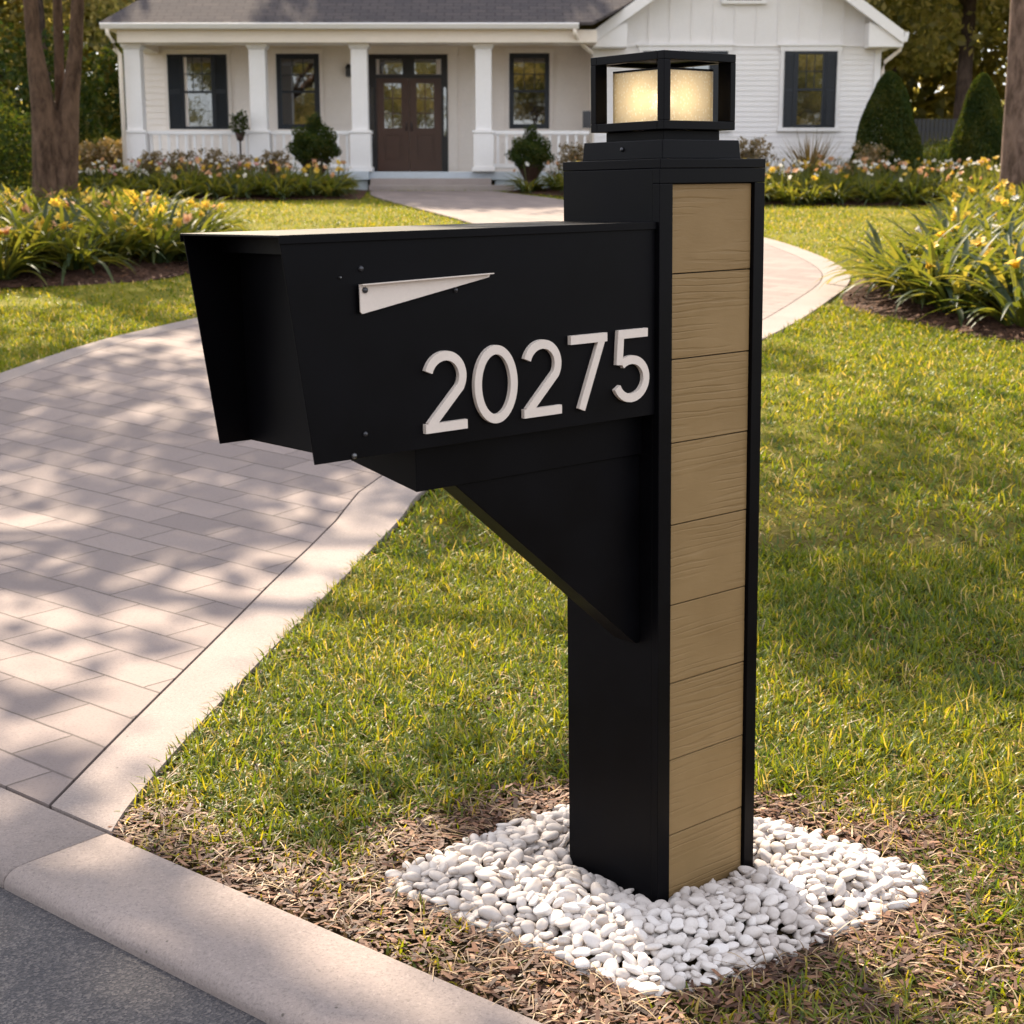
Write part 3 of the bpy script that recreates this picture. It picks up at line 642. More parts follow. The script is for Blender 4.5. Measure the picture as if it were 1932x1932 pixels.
# windows
def window(u0,u1,v0,v1,Y,shut=0,trim=.075,sill=True,low=False,frame=.055,mat=NAVY,tm=WHITE,muntin=2):
    x0,x1=px(u0,Y),px(u1,Y);z1,z0=pz(v0,Y),pz(v1,Y);Yf=Y-.02
    g0,g1_=(x0+shut,x1-shut)
    fr=MB();d0,d1=Yf-.045,Yf
    fr.box(g0,g0+frame,d0,d1,z0,z1);fr.box(g1_-frame,g1_,d0,d1,z0,z1)
    fr.box(g0+frame,g1_-frame,d0,d1,z1-frame,z1);fr.box(g0+frame,g1_-frame,d0,d1,z0,z0+frame)
    zm=(z0+z1)/2;fr.box(g0+frame,g1_-frame,d0+.004,d1,zm-.022,zm+.022)
    if muntin:
        for k in range(1,muntin+1):
            x=g0+frame+(g1_-g0-2*frame)*k/(muntin+1);fr.box(x-.007,x+.007,d0+.022,d0+.034,zm+.0225,z1-frame-.0005)
        z=(zm+z1-frame)/2+.01;fr.box(g0+frame+.0005,g1_-frame-.0005,d0+.0205,d0+.0215,z-.007,z+.007)
    w=hpart(fr,'window',mat)
    MB().add([(g0+frame-.002,d0+.036,z0+frame-.002),(g1_-frame+.002,d0+.036,z0+frame-.002),(g1_-frame+.002,d0+.036,z1-frame+.002),(g0+frame-.002,d0+.036,z1-frame+.002)],[(0,1,2,3)]).build('pane',GLASS,w)
    if shut:
        for a,b in ((x0,g0-.004),(g1_+.004,x1)):
            s=MB().box(a,b,d0+.006,d1,z0,z1);n=int((z1-z0)/.05)
            for k in range(n):
                zz=z0+.06+(z1-z0-.12)*k/n
                if abs(zz-zm)>.04: s.add([(a+.035,d0-.008,zz),(b-.035,d0-.008,zz),(b-.035,d0+.004,zz+.03),(a+.035,d0+.004,zz+.03)],[(0,1,2,3)])
            s.box(a,a+.03,d0-.012,d0+.0055,z0,z1);s.box(b-.03,b,d0-.012,d0+.0055,z0,z1)
            s.build('shutter',NAVY,w)
    tr=MB();tr.box(x0-trim,x0-.003,Y-.05,Y-.0185,z0,z1+.003);tr.box(x1+.003,x1+trim,Y-.05,Y-.0185,z0,z1+.003);tr.box(x0-trim-.02,x1+trim+.02,Y-.058,Y-.0185,z1+.0035,z1+.10)
    if sill: tr.box(x0-trim-.03,x1+trim+.03,Y-.09,Y-.0185,z0-.07,z0-.003)
    if low: tr.box(x0-trim-.06,x1+trim+.06,Y-.085,Y-.0185,z1+.1005,z1+.135)
    tr.build('window_trim',tm,w)
    return w
WINS=[]
WINS.append(window(320,431,103,244,YW,shut=.27,tm=WALLM));WINS[-1]['label']='porch window with black louvred shutters'
WINS.append(window(524,604,102,244,YW,frame=.10,tm=WALLM))
WINS.append(window(961,1036,101,243,YW,frame=.09,tm=WALLM))
WINS.append(window(1477,1575,97,241,YG,shut=.215,low=True));WINS[-1]['label']='wing window with black shutters'
WINS.append(window(1212,1370,97,241,YG,shut=.3,low=True));WINS[-1]['label']='wing window behind the lantern'  # widened rightwards; its dark part stands in for a reflection in the lantern
WINS.append(window(1366,1430,-105,1,YG-.006,frame=.06,muntin=0));WINS[-1]['label']='small attic window'
# front door
x0,x1=px(696,YW),px(845,YW);zt_=pz(103,YW);Yd=YW-.02
df=MB();zl=pz(146,YW);b0,b1=px(711,YW),px(833,YW)
df.box(x0,b0,Yd-.05,Yd,ZF,zt_);df.box(b1,x1,Yd-.05,Yd,ZF,zt_);df.box(b0,b1,Yd-.05,Yd,zt_-.09,zt_);df.box(b0,b1,Yd-.052,Yd,zl-.02,zl+.05)
xm=(b0+b1)/2;df.box(xm-.12,xm+.12,Yd-.045,Yd,zl+.0505,zt_-.0905)
door=hpart(df,'door',DARKF)
for a,b in ((b0+.07,xm-.1205),(xm+.1205,b1-.10)): MB().add([(a,Yd-.03,zl+.06),(b,Yd-.03,zl+.06),(b,Yd-.03,zt_-.1),(a,Yd-.03,zt_-.1)],[(0,1,2,3)]).box((a+b)/2-.01,(a+b)/2+.01,Yd-.042,Yd-.032,zl+.06,zt_-.1).build('transom_pane',GLASS,door)
for a,b in ((x0+.03,b0-.05),(b1+.05,x1-.03)): MB().box(a+.0,b,Yd-.055,Yd-.0505,ZF+.75,zl-.2).build('sidelight_pane',GLASS,door)
for s,(a,b) in ((-1,(b0+.002,xm-.004)),(1,(xm+.004,b1-.002))):
    dl=MB();d0=Yd-.04;zg0=pz(242,YW);zg1=zl-.12;st=.15
    dl.box(a,a+st,d0,Yd,ZF+.01,zl-.021);dl.box(b-st,b,d0,Yd,ZF+.01,zl-.021);dl.box(a+st,b-st,d0,Yd,zg1,zl-.021);dl.box(a+st,b-st,d0,Yd,zg0-.14,zg0);dl.box(a+st,b-st,d0,Yd,ZF+.01,ZF+.25)
    dl.box(a+st,b-st,d0+.022,Yd,ZF+.2505,zg0-.1405);dl.frustum((a+st+.05,b-st-.05,ZF+.30,zg0-.19),0,(a+st+.05,b-st-.05,ZF+.30,zg0-.19),0) if False else dl.box(a+st+.05,b-st-.05,d0+.008,d0+.0215,ZF+.30,zg0-.19)
    xc=(a+b)/2;dl.box(xc-.009,xc+.009,d0+.008,d0+.02,zg0,zg1)
    for k in (1,2): z=zg0+(zg1-zg0)*k/3;dl.box(a+st,b-st,d0+.0065,d0+.0075,z-.009,z+.009)
    dl=dl.build('door_leaf',BROWN,door)
    MB().add([(a+st-.002,d0+.021,zg0-.002),(b-st+.002,d0+.021,zg0-.002),(b-st+.002,d0+.021,zg1+.002),(a+st-.002,d0+.021,zg1+.002)],[(0,1,2,3)]).build('pane',GLASS,dl)
    hx_=b-.05 if s<0 else a+.05
    MB().tube([(hx_,d0-.002,ZF+1.02),(hx_,d0-.05,ZF+1.02),(hx_,d0-.05,ZF+.86),(hx_,d0-.002,ZF+.86)],.011,8).build('handle',STEEL,dl,True)
MB().box(x0-.1,x0-.002,YW-.05,YW-.0185,ZF,zt_+.002).box(x1+.002,x1+.2,YW-.05,YW-.0185,ZF,zt_+.002).box(x0-.12,x1+.22,YW-.055,YW-.0185,zt_+.0025,zt_+.16).build('door_trim',WALLM,door)
xb=px(660,YW);zz=pz(134,YW)
hpart(MB().box(xb-.05,xb+.05,YW-.03,YW-.0185,zz-.12,zz+.12).box(xb-.055,xb+.055,YW-.15,YW-.04,zz-.11,zz+.05).frustum((xb-.07,xb+.07,YW-.165,YW-.03),zz+.052,(xb-.02,xb+.02,YW-.115,YW-.075),zz+.13),'wall_lamp',STEEL)
xb=px(1109,YG-.05);zz=pz(226,YG);hpart(MB().box(xb-.10,xb+.06,YG-.17,YG-.046,zz-.16,zz+.16).box(xb-.07,xb+.03,YG-.178,YG-.1705,zz-.10,zz+.10),'meter_box',STEEL,bevel=.01)
#@@PLANTS
# ------------------------------------------------------------------ plants
def put(me,name,mat,parent=None,loc=(0,0,0),rz=0,sc=1):
    o=bpy.data.objects.new(name,me);COL.objects.link(o)
    if mat is not None and not me.materials: me.materials.append(mat)
    o.location=loc;o.rotation_euler=(0,0,rz);o.scale=(sc,)*3 if not hasattr(sc,'__len__') else sc
    if parent: o.parent=parent
    return o
def U(a,b,n): return RNG.uniform(a,b,n)
def lily_mesh(n,L,W,spread):
    ang=U(0,6.283,n);r=np.sqrt(U(0,1,n))*spread;root=np.stack([r*np.cos(ang),r*np.sin(ang),np.zeros(n)],1)
    th0=U(.05,.85,n);th1=th0+U(.9,2.1,n)
    return npmesh('daylily_foliage',*ribbons(root,ang+U(-.5,.5,n),th0,th1,L*U(.65,1.2,n),W*U(.7,1.2,n),7,np.clip(RNG.normal(.38,.25,n),0,1),lambda t:np.sin(np.pi*np.clip(t*.86+.14,0,1))**.6,U(-.3,.3,n),fold=.22))
def blossom_mesh(r=.055,n=6):
    az=np.arange(n)*2*np.pi/n+U(-.1,.1,n)
    return npmesh('blossom',*ribbons(np.zeros((n,3)),az,.15,1.75,r*1.7,r*.95,4,U(0,1,n),lambda t:np.sin(np.pi*np.clip(t*.8+.2,0,1))**.7))
LM=[lily_mesh(72,.78,.058,.15) for _ in range(4)];LMs=[lily_mesh(90,.44,.038,.14) for _ in range(3)]
BM={n:blossom_mesh() for n in 'yopw'}
BM['w']=blossom_mesh(.045,5);BMAT={'y':PETY,'o':PETO,'p':PETP,'w':PETW}
for k in BM: BM[k].materials.append(BMAT[k])
BN={'y':'yellow_blossom','o':'peach_blossom','p':'pink_blossom','w':'white_blossom'}
stalk_me=npmesh('stalk',*ribbons(np.zeros((3,3)),np.array([0,2.1,4.2]),.05,.12,1.0,.012,3,np.full(3,.5),lambda t:t*0+1))
def lily(x,y,meshes,label,group,cols,nb,hl,sc=1.0):
    z=float(bedz(x,y));t=empty('daylily',(x,y,z),random.uniform(0,6.28));tag(t,label,'flower clump',group)
    put(random.choice(meshes),'foliage',LILY,t,(0,0,0),0,sc)
    for k in range(nb):
        a=random.uniform(0,6.28);r=random.uniform(.05,.32)*sc;h=hl*random.uniform(.75,1.15)
        b=put(BM[random.choice(cols)],BN['y'],None,t,(r*math.cos(a),r*math.sin(a),h),a,random.uniform(.7,1.3)*(1.15 if meshes is LM else .8))
        b.name={PETY:'yellow_blossom',PETO:'peach_blossom',PETP:'pink_blossom',PETW:'white_blossom'}[b.data.materials[0]]
        b.rotation_euler=(random.uniform(.3,1.3),0,random.uniform(0,6.28))
        s=put(stalk_me,'stalk',LILY,t,(r*.3*math.cos(a),r*.3*math.sin(a),.02),a);s.scale=(1,1,h);s.rotation_euler=(0,math.atan2(r*.7,h)*.9,a)
def scatter(poly,sp,margin,yr=(0,99),lim=.36):
    xs=[p[0] for p in poly];ys=[p[1] for p in poly];out=[]
    y=min(ys)
    while y<max(ys):
        x=min(xs)
        while x<max(xs):
            a,b=x+random.uniform(-.3,.3)*sp,y+random.uniform(-.3,.3)*sp
            if inpoly(poly,np.array([a]),np.array([b]))[0] and dpoly(poly,np.array([a]),np.array([b]))[0]>margin and abs(a)<lim*b+.6 and yr[0]<b<yr[1]: out.append((a,b))
            x+=sp
        y+=sp
    return out
for x,y in scatter(BEDS[0],.62,.32): lily(x,y,LM,'daylily clump with arching leaves and yellow flowers in the left tree bed','daylilies in the bed round the left tree','yyyyyo',random.choice((1,1,2,3)),.36*(1.05-.05*max(0,y-16)),(.92-.045*max(0,y-16)))
for x,y in scatter(BEDS[1],.62,.36): lily(x,y,LM,'tall daylily clump with arching leaves in the mulch bed by the right trunk','daylilies in the mulch bed at the right','yyywy',random.choice((0,1,1,2)),.40*(1-.03*max(0,y-13)),.96*(1-.035*max(0,y-13)))
for x,y in scatter(BEDS[2],.44,.16,(26.8,28.6)): lily(x,y,LMs,'low daylily clump with yellow and peach flowers in front of the porch railing','daylilies in front of the porch','yyoowpww',random.choice((2,3,4)),.44)
for x,y in scatter(BEDS[3],.47,.16,(25.3,28.9)): lily(x,y,LMs,'low daylily clump with yellow and peach flowers in front of the right wing','daylilies in front of the right wing','yyoowww',random.choice((2,3,4)),.46)
def bush_mesh(n,rx,rz,leaf,seed,lump=.22,shell=.35,cone=False):
    d=RNG.normal(size=(n,3));d/=np.linalg.norm(d,axis=1)[:,None];r=1-np.abs(RNG.normal(0,shell*.5,n))
    f=1+lump*np.sin(d[:,0]*5+seed)*np.cos(d[:,1]*4.3+seed*2)+lump*.6*np.sin(d[:,2]*7+d[:,0]*4+seed*3)
    C=d*(r*f)[:,None]
    if cone:
        h=U(0,1,n)**1.15;prof=np.clip(np.minimum((1-h)**.52*1.06,.74+h*1.3),0,1);a=U(0,6.283,n);rr=prof*(1-np.abs(RNG.normal(0,.07,n)))*(1+.06*np.sin(a*5+h*13+seed))
        C=np.stack([rr*np.cos(a),rr*np.sin(a),h*2-1],1)
    C=C*np.array([rx,rx,rz])+np.array([0,0,rz]);C=C[C[:,2]>-.02]
    cl=np.sin(C[:,0]*6+seed)*np.sin(C[:,1]*7)*np.sin(C[:,2]*6)*.25
    return npmesh('bush_foliage',*leaves(C,leaf*U(.6,1.3,len(C)),np.clip(.5+cl+RNG.normal(0,.2,len(C)),0,1)))
def twig_mesh(n,h,w,leaf,per=5):
    az=U(0,6.283,n);th=np.abs(RNG.normal(.35,.28,n));L=h*U(.6,1.1,n)
    v=ribbons(np.stack([U(-.1,.1,n)*w,U(-.1,.1,n)*w,np.zeros(n)],1),az,th,th*1.5,L,.014,4,np.full(n,.15),lambda t:1-.6*t)
    tip=v[0].reshape(n,5,2,3).mean(2);C=[];T=[]
    for k in range(1,5):
        for _ in range(per): C.append(tip[:,k]+RNG.normal(0,.05*h,(n,3)));T.append(np.clip(RNG.normal(.55,.25,n),0,1))
    C=np.concatenate(C);lv=leaves(C,leaf*U(.6,1.3,len(C)),np.concatenate(T));return npmesh('twig_foliage',*join([v,lv]))
def bush(me,name,mat,u,v,label,cat='shrub',sc=1,dz=-.03,group=None):
    p=at(u,v);o=put(me,name,mat,None,(p.x,p.y,float(bedz(p.x,p.y))+dz),random.uniform(0,6.28),sc);tag(o,label,cat,group);return o
def wbush(me,name,mat,u,Y,label,cat='shrub',sc=1,rz=None,group=None):
    x=P(u,300,Y).x;o=put(me,name,mat,None,(x,Y,float(bedz(x,Y))-.03),random.uniform(0,6.28) if rz is None else rz,sc);tag(o,label,cat,group);return o
bA=bush_mesh(5200,.8,.8,.075,1.0);bB=bush_mesh(3600,.5,.45,.06,2.3);cone=bush_mesh(42000,.66,.92,.046,.7,cone=True)
tA=twig_mesh(54,.98,.6,.08,15);tB=twig_mesh(44,.85,.5,.075,13)
# evergreens at the right corner of the house
wbush(cone,'evergreen_shrub',CONEL,1672,29.3,'dark clipped evergreen cone at the right corner of the white house','shrub',(1.08,1.08,1.14))
wbush(cone,'evergreen_shrub',CONEL,1846,31.5,'dark pointed evergreen cone just left of the right hand trunk','shrub',(1.02,1.02,1.28))
# shrubs along the porch
for u,Y,me,mat,sc,lab in ((283,29.4,tA,RUST,.66,'brownish twiggy shrub at the left end of the porch railing'),(340,29.5,tA,RUST,.69,'russet twiggy shrub under the shuttered porch window'),(398,29.45,tB,RUST,.84,'russet twiggy shrub between the shuttered window and the second column'),
      (452,29.5,tB,RUST,.74,'thin russet shrub just left of the second porch column'),(512,29.4,tA,BUSH,.68,'dark green twiggy shrub just right of the second porch column'),(1085,29.3,tA,RUST,.78,'pinkish brown shrub beside the downspout at the wing corner'),
      (1412,28.6,tA,BUSH,.85,'small upright green shrub right of the lantern'),(1330,29.0,bB,BUSH,.7,'low green bush hidden beside the mailbox lantern')):
    wbush(me,'twiggy_shrub' if me is not bB else 'green_bush',mat,u,Y,lab,'shrub',sc)
spk=npmesh('spiky_foliage',*ribbons(np.zeros((150,3)),U(0,6.283,150),np.abs(RNG.normal(.55,.35,150)),np.abs(RNG.normal(.95,.35,150)),U(.75,1.25,150),.042,4,U(.2,.9,150)))
wbush(spk,'spiky_shrub',RUST,1527,29.4,'fan shaped spiky brown shrub under the right wing window','shrub',.95)
wbush(tB,'twiggy_shrub',RUST,1636,28.3,'small russet shrub in front of the clipped evergreen cone','shrub',.9)
# potted shrubs on the bed in front of the railing
potf=bush_mesh(9000,.45,.40,.052,4.1,.20,.6);potf2=bush_mesh(1400,.2,.26,.05,2.2,.3)
for u,Y,sc,lab in ((594,29.0,.98,'round dark shrub in a clay urn left of the front steps'),(1001,29.2,.86,'round shrub in a dark clay urn right of the front steps')):
    x=P(u,300,Y).x;z=float(bedz(x,Y));t=empty('potted_shrub',(x,Y,z));tag(t,lab,'potted plant')
    MB().lathe((0,0,0),[(.14*sc,0),(.15*sc,.05),(.10*sc,.09),(.15*sc,.20*sc),(.25*sc,.38*sc),(.29*sc,.46*sc),(.30*sc,.49*sc),(.26*sc,.49*sc)],24).build('urn',POT,t,True)
    put(potf,'foliage',CONEL,t,(0,0,.34*sc),0,(sc*1.05,sc*1.05,sc*.98));put(potf2,'foliage',CONEL,t,(0,.0,.95*sc),0,sc*.72)
x=P(454,300,30.0).x;t=empty('potted_plant',(x,30.02,float(bedz(x,30.02))));tag(t,'small brown plant on a slim stand left of the second porch column','potted plant')
hh=pz(250,30.02)-t.location.z
MB().lathe((0,0,0),[(.13,0),(.13,.02),(.02,.05),(.018,hh-.16),(.06,hh-.15),(.10,hh),(.085,hh)],16).build('stand',POT,t,True);put(potf2,'foliage',RUST,t,(0,0,hh-.05),0,.82)
# left side shrubs
for k,(u,v,me,mat,sc,lab) in enumerate(((18,392,bA,CONEL,1.05,'large dark green bush at the left edge behind the daylilies'),(48,372,bB,GOLD,1.1,'yellow green bush just left of the triple trunk'),(-60,380,bA,BUSH,1.25,'tall bush at the far left edge'),
      (172,352,tA,GOLD,.95,'pinkish golden shrub between the triple trunk and the porch'),(214,350,tA,GOLD,1.0,'golden orange shrub at the left porch corner'),(155,345,bB,GOLD,.8,'rounded yellow shrub right behind the triple trunk'),(240,347,tB,GOLD,.9,'small pale orange shrub in front of the left porch column'),
      (1775,338,bB,GOLD,1.0,'sunlit yellow shrub between the two evergreen cones'),(1722,345,bB,BUSH,.9,'low dark bush at the foot of the left evergreen cone'),(1905,345,bB,BUSH,1.1,'green bush behind the right hand trunk'))):
    bush(me,'rounded_shrub' if me in (bA,bB) else 'twiggy_shrub',mat,u,v,lab,'shrub',sc)
for x,y,sc,lab in ((-11.4,37.5,2.1,'large dark hedge bush behind the golden shrubs at the left'),(-9.3,41.5,2.2,'large dark hedge bush beyond the left corner of the house'),(-14.0,36.5,2.2,'large hedge bush behind the triple trunk')):
    tag(put(bA,'hedge_bush',TREEL,None,(x,y,g1(x,y)-.1),x,sc),lab,'bush')
wbush(bA,'golden_hedge',GOLD,1772,33.6,'low sunlit golden hedge between the two evergreen cones','hedge',(1.1,.8,.62))
# low white-flowered clumps
wf=bush_mesh(700,.3,.16,.05,1.1)
for k,u in enumerate((150,172,196,220,243,262)):
    p=at(u,369);t=empty('white_flower_clump',(p.x,p.y,float(bedz(p.x,p.y))));tag(t,'low clump of small white flowers between the triple trunk and the porch bed','flower clump','white flowers at the left end of the porch bed')
    put(wf,'foliage',BUSH,t,(0,0,0),k,1)
    for j in range(9):
        a=random.uniform(0,6.28);r=random.uniform(0,.26);b=put(BM['w'],'white_blossom',None,t,(r*math.cos(a),r*math.sin(a)-.05,.20+.12*(1-r/.26)+random.uniform(0,.06)),a,.9);b.rotation_euler=(random.uniform(.2,1),0,a)
# garden light at the trunk
p=at(133,424);t=empty('path_light',(p.x,p.y,float(bedz(p.x,p.y))));tag(t,'small white capped path light at the foot of the triple trunk','garden light')
MB().lathe((0,0,0),[(.03,0),(.03,.16),(.05,.17),(.05,.22)],14).build('post',STEEL,t,True);MB().lathe((0,0,.225),[(.085,0),(.09,.012),(.05,.045),(.01,.055)],18).build('cap',WHITE,t,True)
# ------------------------------------------------------------------ trees
def crown_mesh(n,rad,clumps,leaf,cl=.9,flat=.35):
    c=RNG.normal(size=(clumps,3));c/=np.linalg.norm(c,axis=1)[:,None];c*=(U(.25,1,clumps)**.5)[:,None];c*=np.array(rad)
    k=RNG.integers(0,clumps,n);s=cl*U(.6,1.4,clumps)
    d=RNG.normal(size=(n,3));d/=np.linalg.norm(d,axis=1)[:,None];d*=(U(.05,1,n)**.45)[:,None]
    C=c[k]+d*s[k][:,None]*np.array([1,1,.6]);ct=U(.15,.85,clumps)
    return npmesh('crown',*leaves(C,leaf*U(.6,1.35,n),np.clip(ct[k]+RNG.normal(0,.18,n),0,1),flat)),c
def trunk_tubes(mb,stems): 
    for path,rad in stems: mb.tube(path,rad,12,.04)
def remesh(o,vox=.045):
    m=o.modifiers.new('fuse','REMESH');m.mode='VOXEL';m.voxel_size=vox;m.use_smooth_shade=True
    s=o.modifiers.new('soft','SMOOTH');s.iterations=3
CR=crown_mesh(9000,(3.4,3.4,4.4),44,.36,1.2)
CB=[crown_mesh(15000,(3.6,3.4,4.4),46,.23,1.2),crown_mesh(15000,(3.2,3.2,5.2),44,.22,1.15)]
CF=[crown_mesh(5600,(4.6,4.6,2.6),56,.24,.85),crown_mesh(7000,(4.2,4.0,2.3),46,.25,.95)]
def tree(name,label,x,y,h,crown,sc,bark,r=.25,group=None,stems=None,limb=7,cz=None):
    z=g1(x,y);t=empty(name,(x,y,z));tag(t,label,'tree',group)
    me,cc=crown;cz=h if cz is None else cz
    if stems is None:
        stems=[([(0,0,-.3),(.02,.01,.4),(random.uniform(-.2,.2),random.uniform(-.2,.2),cz*.55),(random.uniform(-.3,.3),random.uniform(-.3,.3),cz*1.05)],[r*1.35,r,r*.75,r*.35])]
    top=Vector(stems[0][0][-2])
    for k in range(limb):
        c=Vector(cc[k])*Vector(sc if hasattr(sc,'__len__') else (sc,)*3)+Vector((0,0,cz));m=(top*.6+c*.4)+Vector((0,0,.5));stems.append(([top*.95,m,c],[r*.4,r*.25,r*.08]))
    mb=MB();trunk_tubes(mb,stems);o=mb.build('trunk',bark,t,True);o.rotation_euler=(0,0,0)
    put(me,'crown',TREEL,t,(0,0,cz),random.uniform(0,6.28) if limb==0 else 0,sc);return t,o
# triple-stemmed tree at the left
Yt=23.4;b=P(107,411,Yt);zb_=g1(b.x,Yt)
loc=lambda u,v,dy=0: (P(u,v,Yt).x-b.x,dy,P(u,v,Yt).z-zb_)
pr=Yt/FPX
stems=[([loc(98,420),loc(96,380),loc(92,300),loc(81,200),loc(65,90),loc(57,0),(-1.0,.2,5.2),(-1.9,.5,7.5)],[40*pr,34*pr,30*pr,22*pr,15*pr,14*pr,.12,.07]),
       ([loc(114,420),loc(115,380),loc(120,300,.05),loc(128,200,.08),loc(139,90,.1),loc(143,0,.1),(.75,.3,5.4),(1.7,.2,7.6)],[36*pr,30*pr,26*pr,18*pr,13*pr,12*pr,.12,.07]),
       ([loc(107,250,.14),loc(105,180,.2),loc(102,90,.25),loc(97,0,.3),(.1,.8,5.4),(.0,1.5,7.8)],[7*pr,9*pr,10*pr,9*pr,.09,.05])]
t,o=tree('triple_trunk_tree','tall tree with three smooth brown stems rising from the left daylily bed',b.x,Yt,8.6,CF[0],1.25,BARK,.3,None,stems,6);remesh(o,.026)
# single trunk at the right
b2_=P(1932,402,24.2);t,o=tree('tall_tree','tall tree with one thick furrowed trunk at the right edge of the lawn',b2_.x,24.2,9.0,CF[0],1.2,PBARK,.37,None,[([(0,0,-.3),(0,0,.3),(-.02,0,2.2),(-.05,0,4.4),(.1,0,7.2)],[.5,.40,.375,.37,.25])],6);remesh(o,.05)
# street tree at the left and one on the near verge, both above the frame
CV=crown_mesh(5600,(6.0,5.4,2.2),60,.25,.85);CV[0].transform(Matrix.Translation((3.4,2.6,0)));CV=(CV[0],CV[1]+np.array([3.4,2.6,0]))
tree('verge_tree','broad leafy tree on the left lawn whose crown overhangs the driveway',-7.6,13.2,8.0,CV,1.0,BARK,.24)
# trees behind the house
for k,(x,y,h,sc) in enumerate(((-15.0,46,6.2,1.0),(-18.5,43,6.5,1.1),(-10.0,53,6.5,1.15),(-22,37,6,1.0),(-13.5,58,8,1.4))): tree('leafy_tree','dense leafy tree behind the left end of the white house',x,y,h,CB[k%2],sc,DBARK,.22,'trees behind the left end of the house')
tree('leafy_tree','leafy tree with a bare dark trunk between the two evergreen cones',P(1808,280,43).x,43,7.2,CB[0],1.05,DBARK,.24,cz=7.6)
for k,(x,y,h,sc) in enumerate(((10.2,48,6.8,1.1),(17.5,44,6.3,1.1),(20,52,8,1.3),(13.5,56,8,1.4),(8,58,9,1.3))): tree('leafy_tree','dense leafy tree behind the right end of the white house',x,y,h,CB[(k+1)%2],sc,DBARK,.22,'trees behind the right end of the house')
for x,y,h,sc in ((-4.4,42.2,11.3,(1.0,1.0,.33)),(-12.6,42.6,11.3,(.8,.9,.33))): tree('leafy_tree','high crowned leafy tree close behind the porch roof of the white house',x,y,h,CR,sc,DBARK,.22,'trees close behind the roof')
# far wood closing the view
n=120000;a=U(-40,40,n);yy=U(57,68,n);hz=U(0,1,n)**.85*(15+3*np.sin(a*.35)+2*np.sin(a*.9+1));C=np.stack([a,yy,G(a,yy)+hz],1)
o=link('treeline',npmesh('treeline',*leaves(C,.58*U(.6,1.4,n),np.clip(.4+.25*np.sin(a*.8)*np.sin(hz)+RNG.normal(0,.2,n),0,1))),TREEL);tag(o,'far wood closing the view behind the garden','woodland',kind='stuff')
# trees across the road, mirrored in the window panes
for k,(tt,ss) in enumerate(((1,-23),(11,-25),(20,-22),(30,-25),(40,-22),(50,-24))):
    q=frame_pt(tt,ss,0);tree('roadside_tree','leafy tree on the far side of the road mirrored in the windows',q[0],q[1],6.4,CB[k%2],1.3,DBARK,.25,'trees across the road')
# dark picket fence behind the right evergreens
fe=MB();xa,xb=P(1690,260,39).x,P(1960,260,39).x;x=xa
gz=g1(xa,39)
while x<xb: fe.box(x,x+.09,38.98,39.0,gz,gz+1.25);x+=.105
fe.box(xa,xb,39.0005,39.05,gz+.25,gz+.34).box(xa,xb,39.0005,39.05,gz+.95,gz+1.04);tag(fe.build('picket_fence',DARKF),'dark close boarded fence behind the evergreen cones','fence')
# ------------------------------------------------------------------ pebbles round the post
inv=root.matrix_world.inverted()
def pebz(x,y):
    x=np.asarray(x,float);y=np.asarray(y,float);m=inv;qx=m[0][0]*x+m[0][1]*y+m[0][3];qy=m[1][0]*x+m[1][1]*y+m[1][3]
    dp=np.hypot(np.maximum(np.maximum(-qx,qx-.3215),0),np.maximum(np.maximum(-qy,qy-.289),0))
    return .004+.040*sstep(0,.16,dpoly(PEBB,x,y))*(1-.95*np.exp(-(dp/.085)**2))
PM=[]
for k in range(8):
    bm=bmesh.new();bmesh.ops.create_icosphere(bm,subdivisions=3,radius=1)
    f=[Vector(RNG.normal(size=3)) for _ in range(3)];ph=U(0,6.28,3);ex=.82+.3*random.random();fl_=.46+.24*random.random()
    for v in bm.verts:
        n_=v.co.normalized();s=1+.09*math.sin(2.1*n_.dot(f[0])+ph[0])+.07*math.sin(2.9*n_.dot(f[1])+ph[1])+.03*math.sin(4.5*n_.dot(f[2])+ph[2])
        v.co=Vector((n_.x*s*1.12,n_.y*s*ex*.9,n_.z*s*fl_))
    me=bpy.data.meshes.new('pebble');bm.to_mesh(me);bm.free();me.materials.append(PEB);me.polygons.foreach_set('use_smooth',[True]*len(me.polygons));PM.append(me)
def inpost(x,y,m=.012):
    q=inv@Vector((x,y,.03));return -m<q.x<.3215+m and -m<q.y<.289+m
spots=[]
def throw(n,fac,zoff,rr):
    loc=[]
    for _ in range(n):
        x=random.uniform(-.3,1.0);y=random.uniform(2.76,3.76)
        if not inpoly(PEBB,np.array([x]),np.array([y]))[0]: continue
        r=random.uniform(*rr)*random.choice((1,1,.8,1.15))
        if inpost(x,y,r*.55): continue
        if all((x-a)**2+(y-b)**2>((r+c)*fac)**2 for a,b,c in loc): loc.append((x,y,r))
    return [(x,y,float(pebz(x,y))+zoff+random.uniform(-.004,.004),r) for x,y,r in loc]
spots=throw(14000,.60,-.005,(.0125,.0175))+throw(14000,.79,.007,(.0125,.0205))
spots.sort(key=lambda s:s[0]**2+s[1]**2)
def pmat(s):
    r=s[3];e=(random.gauss(0,.35),random.gauss(0,.35),random.uniform(0,6.28))
    from mathutils import Euler
    return Matrix.LocRotScale(Vector(s[:3])+Vector((0,0,-.006)),Euler(e),Vector((r*random.uniform(.95,1.3),r*random.uniform(.9,1.1),r*random.uniform(.85,1.15))))
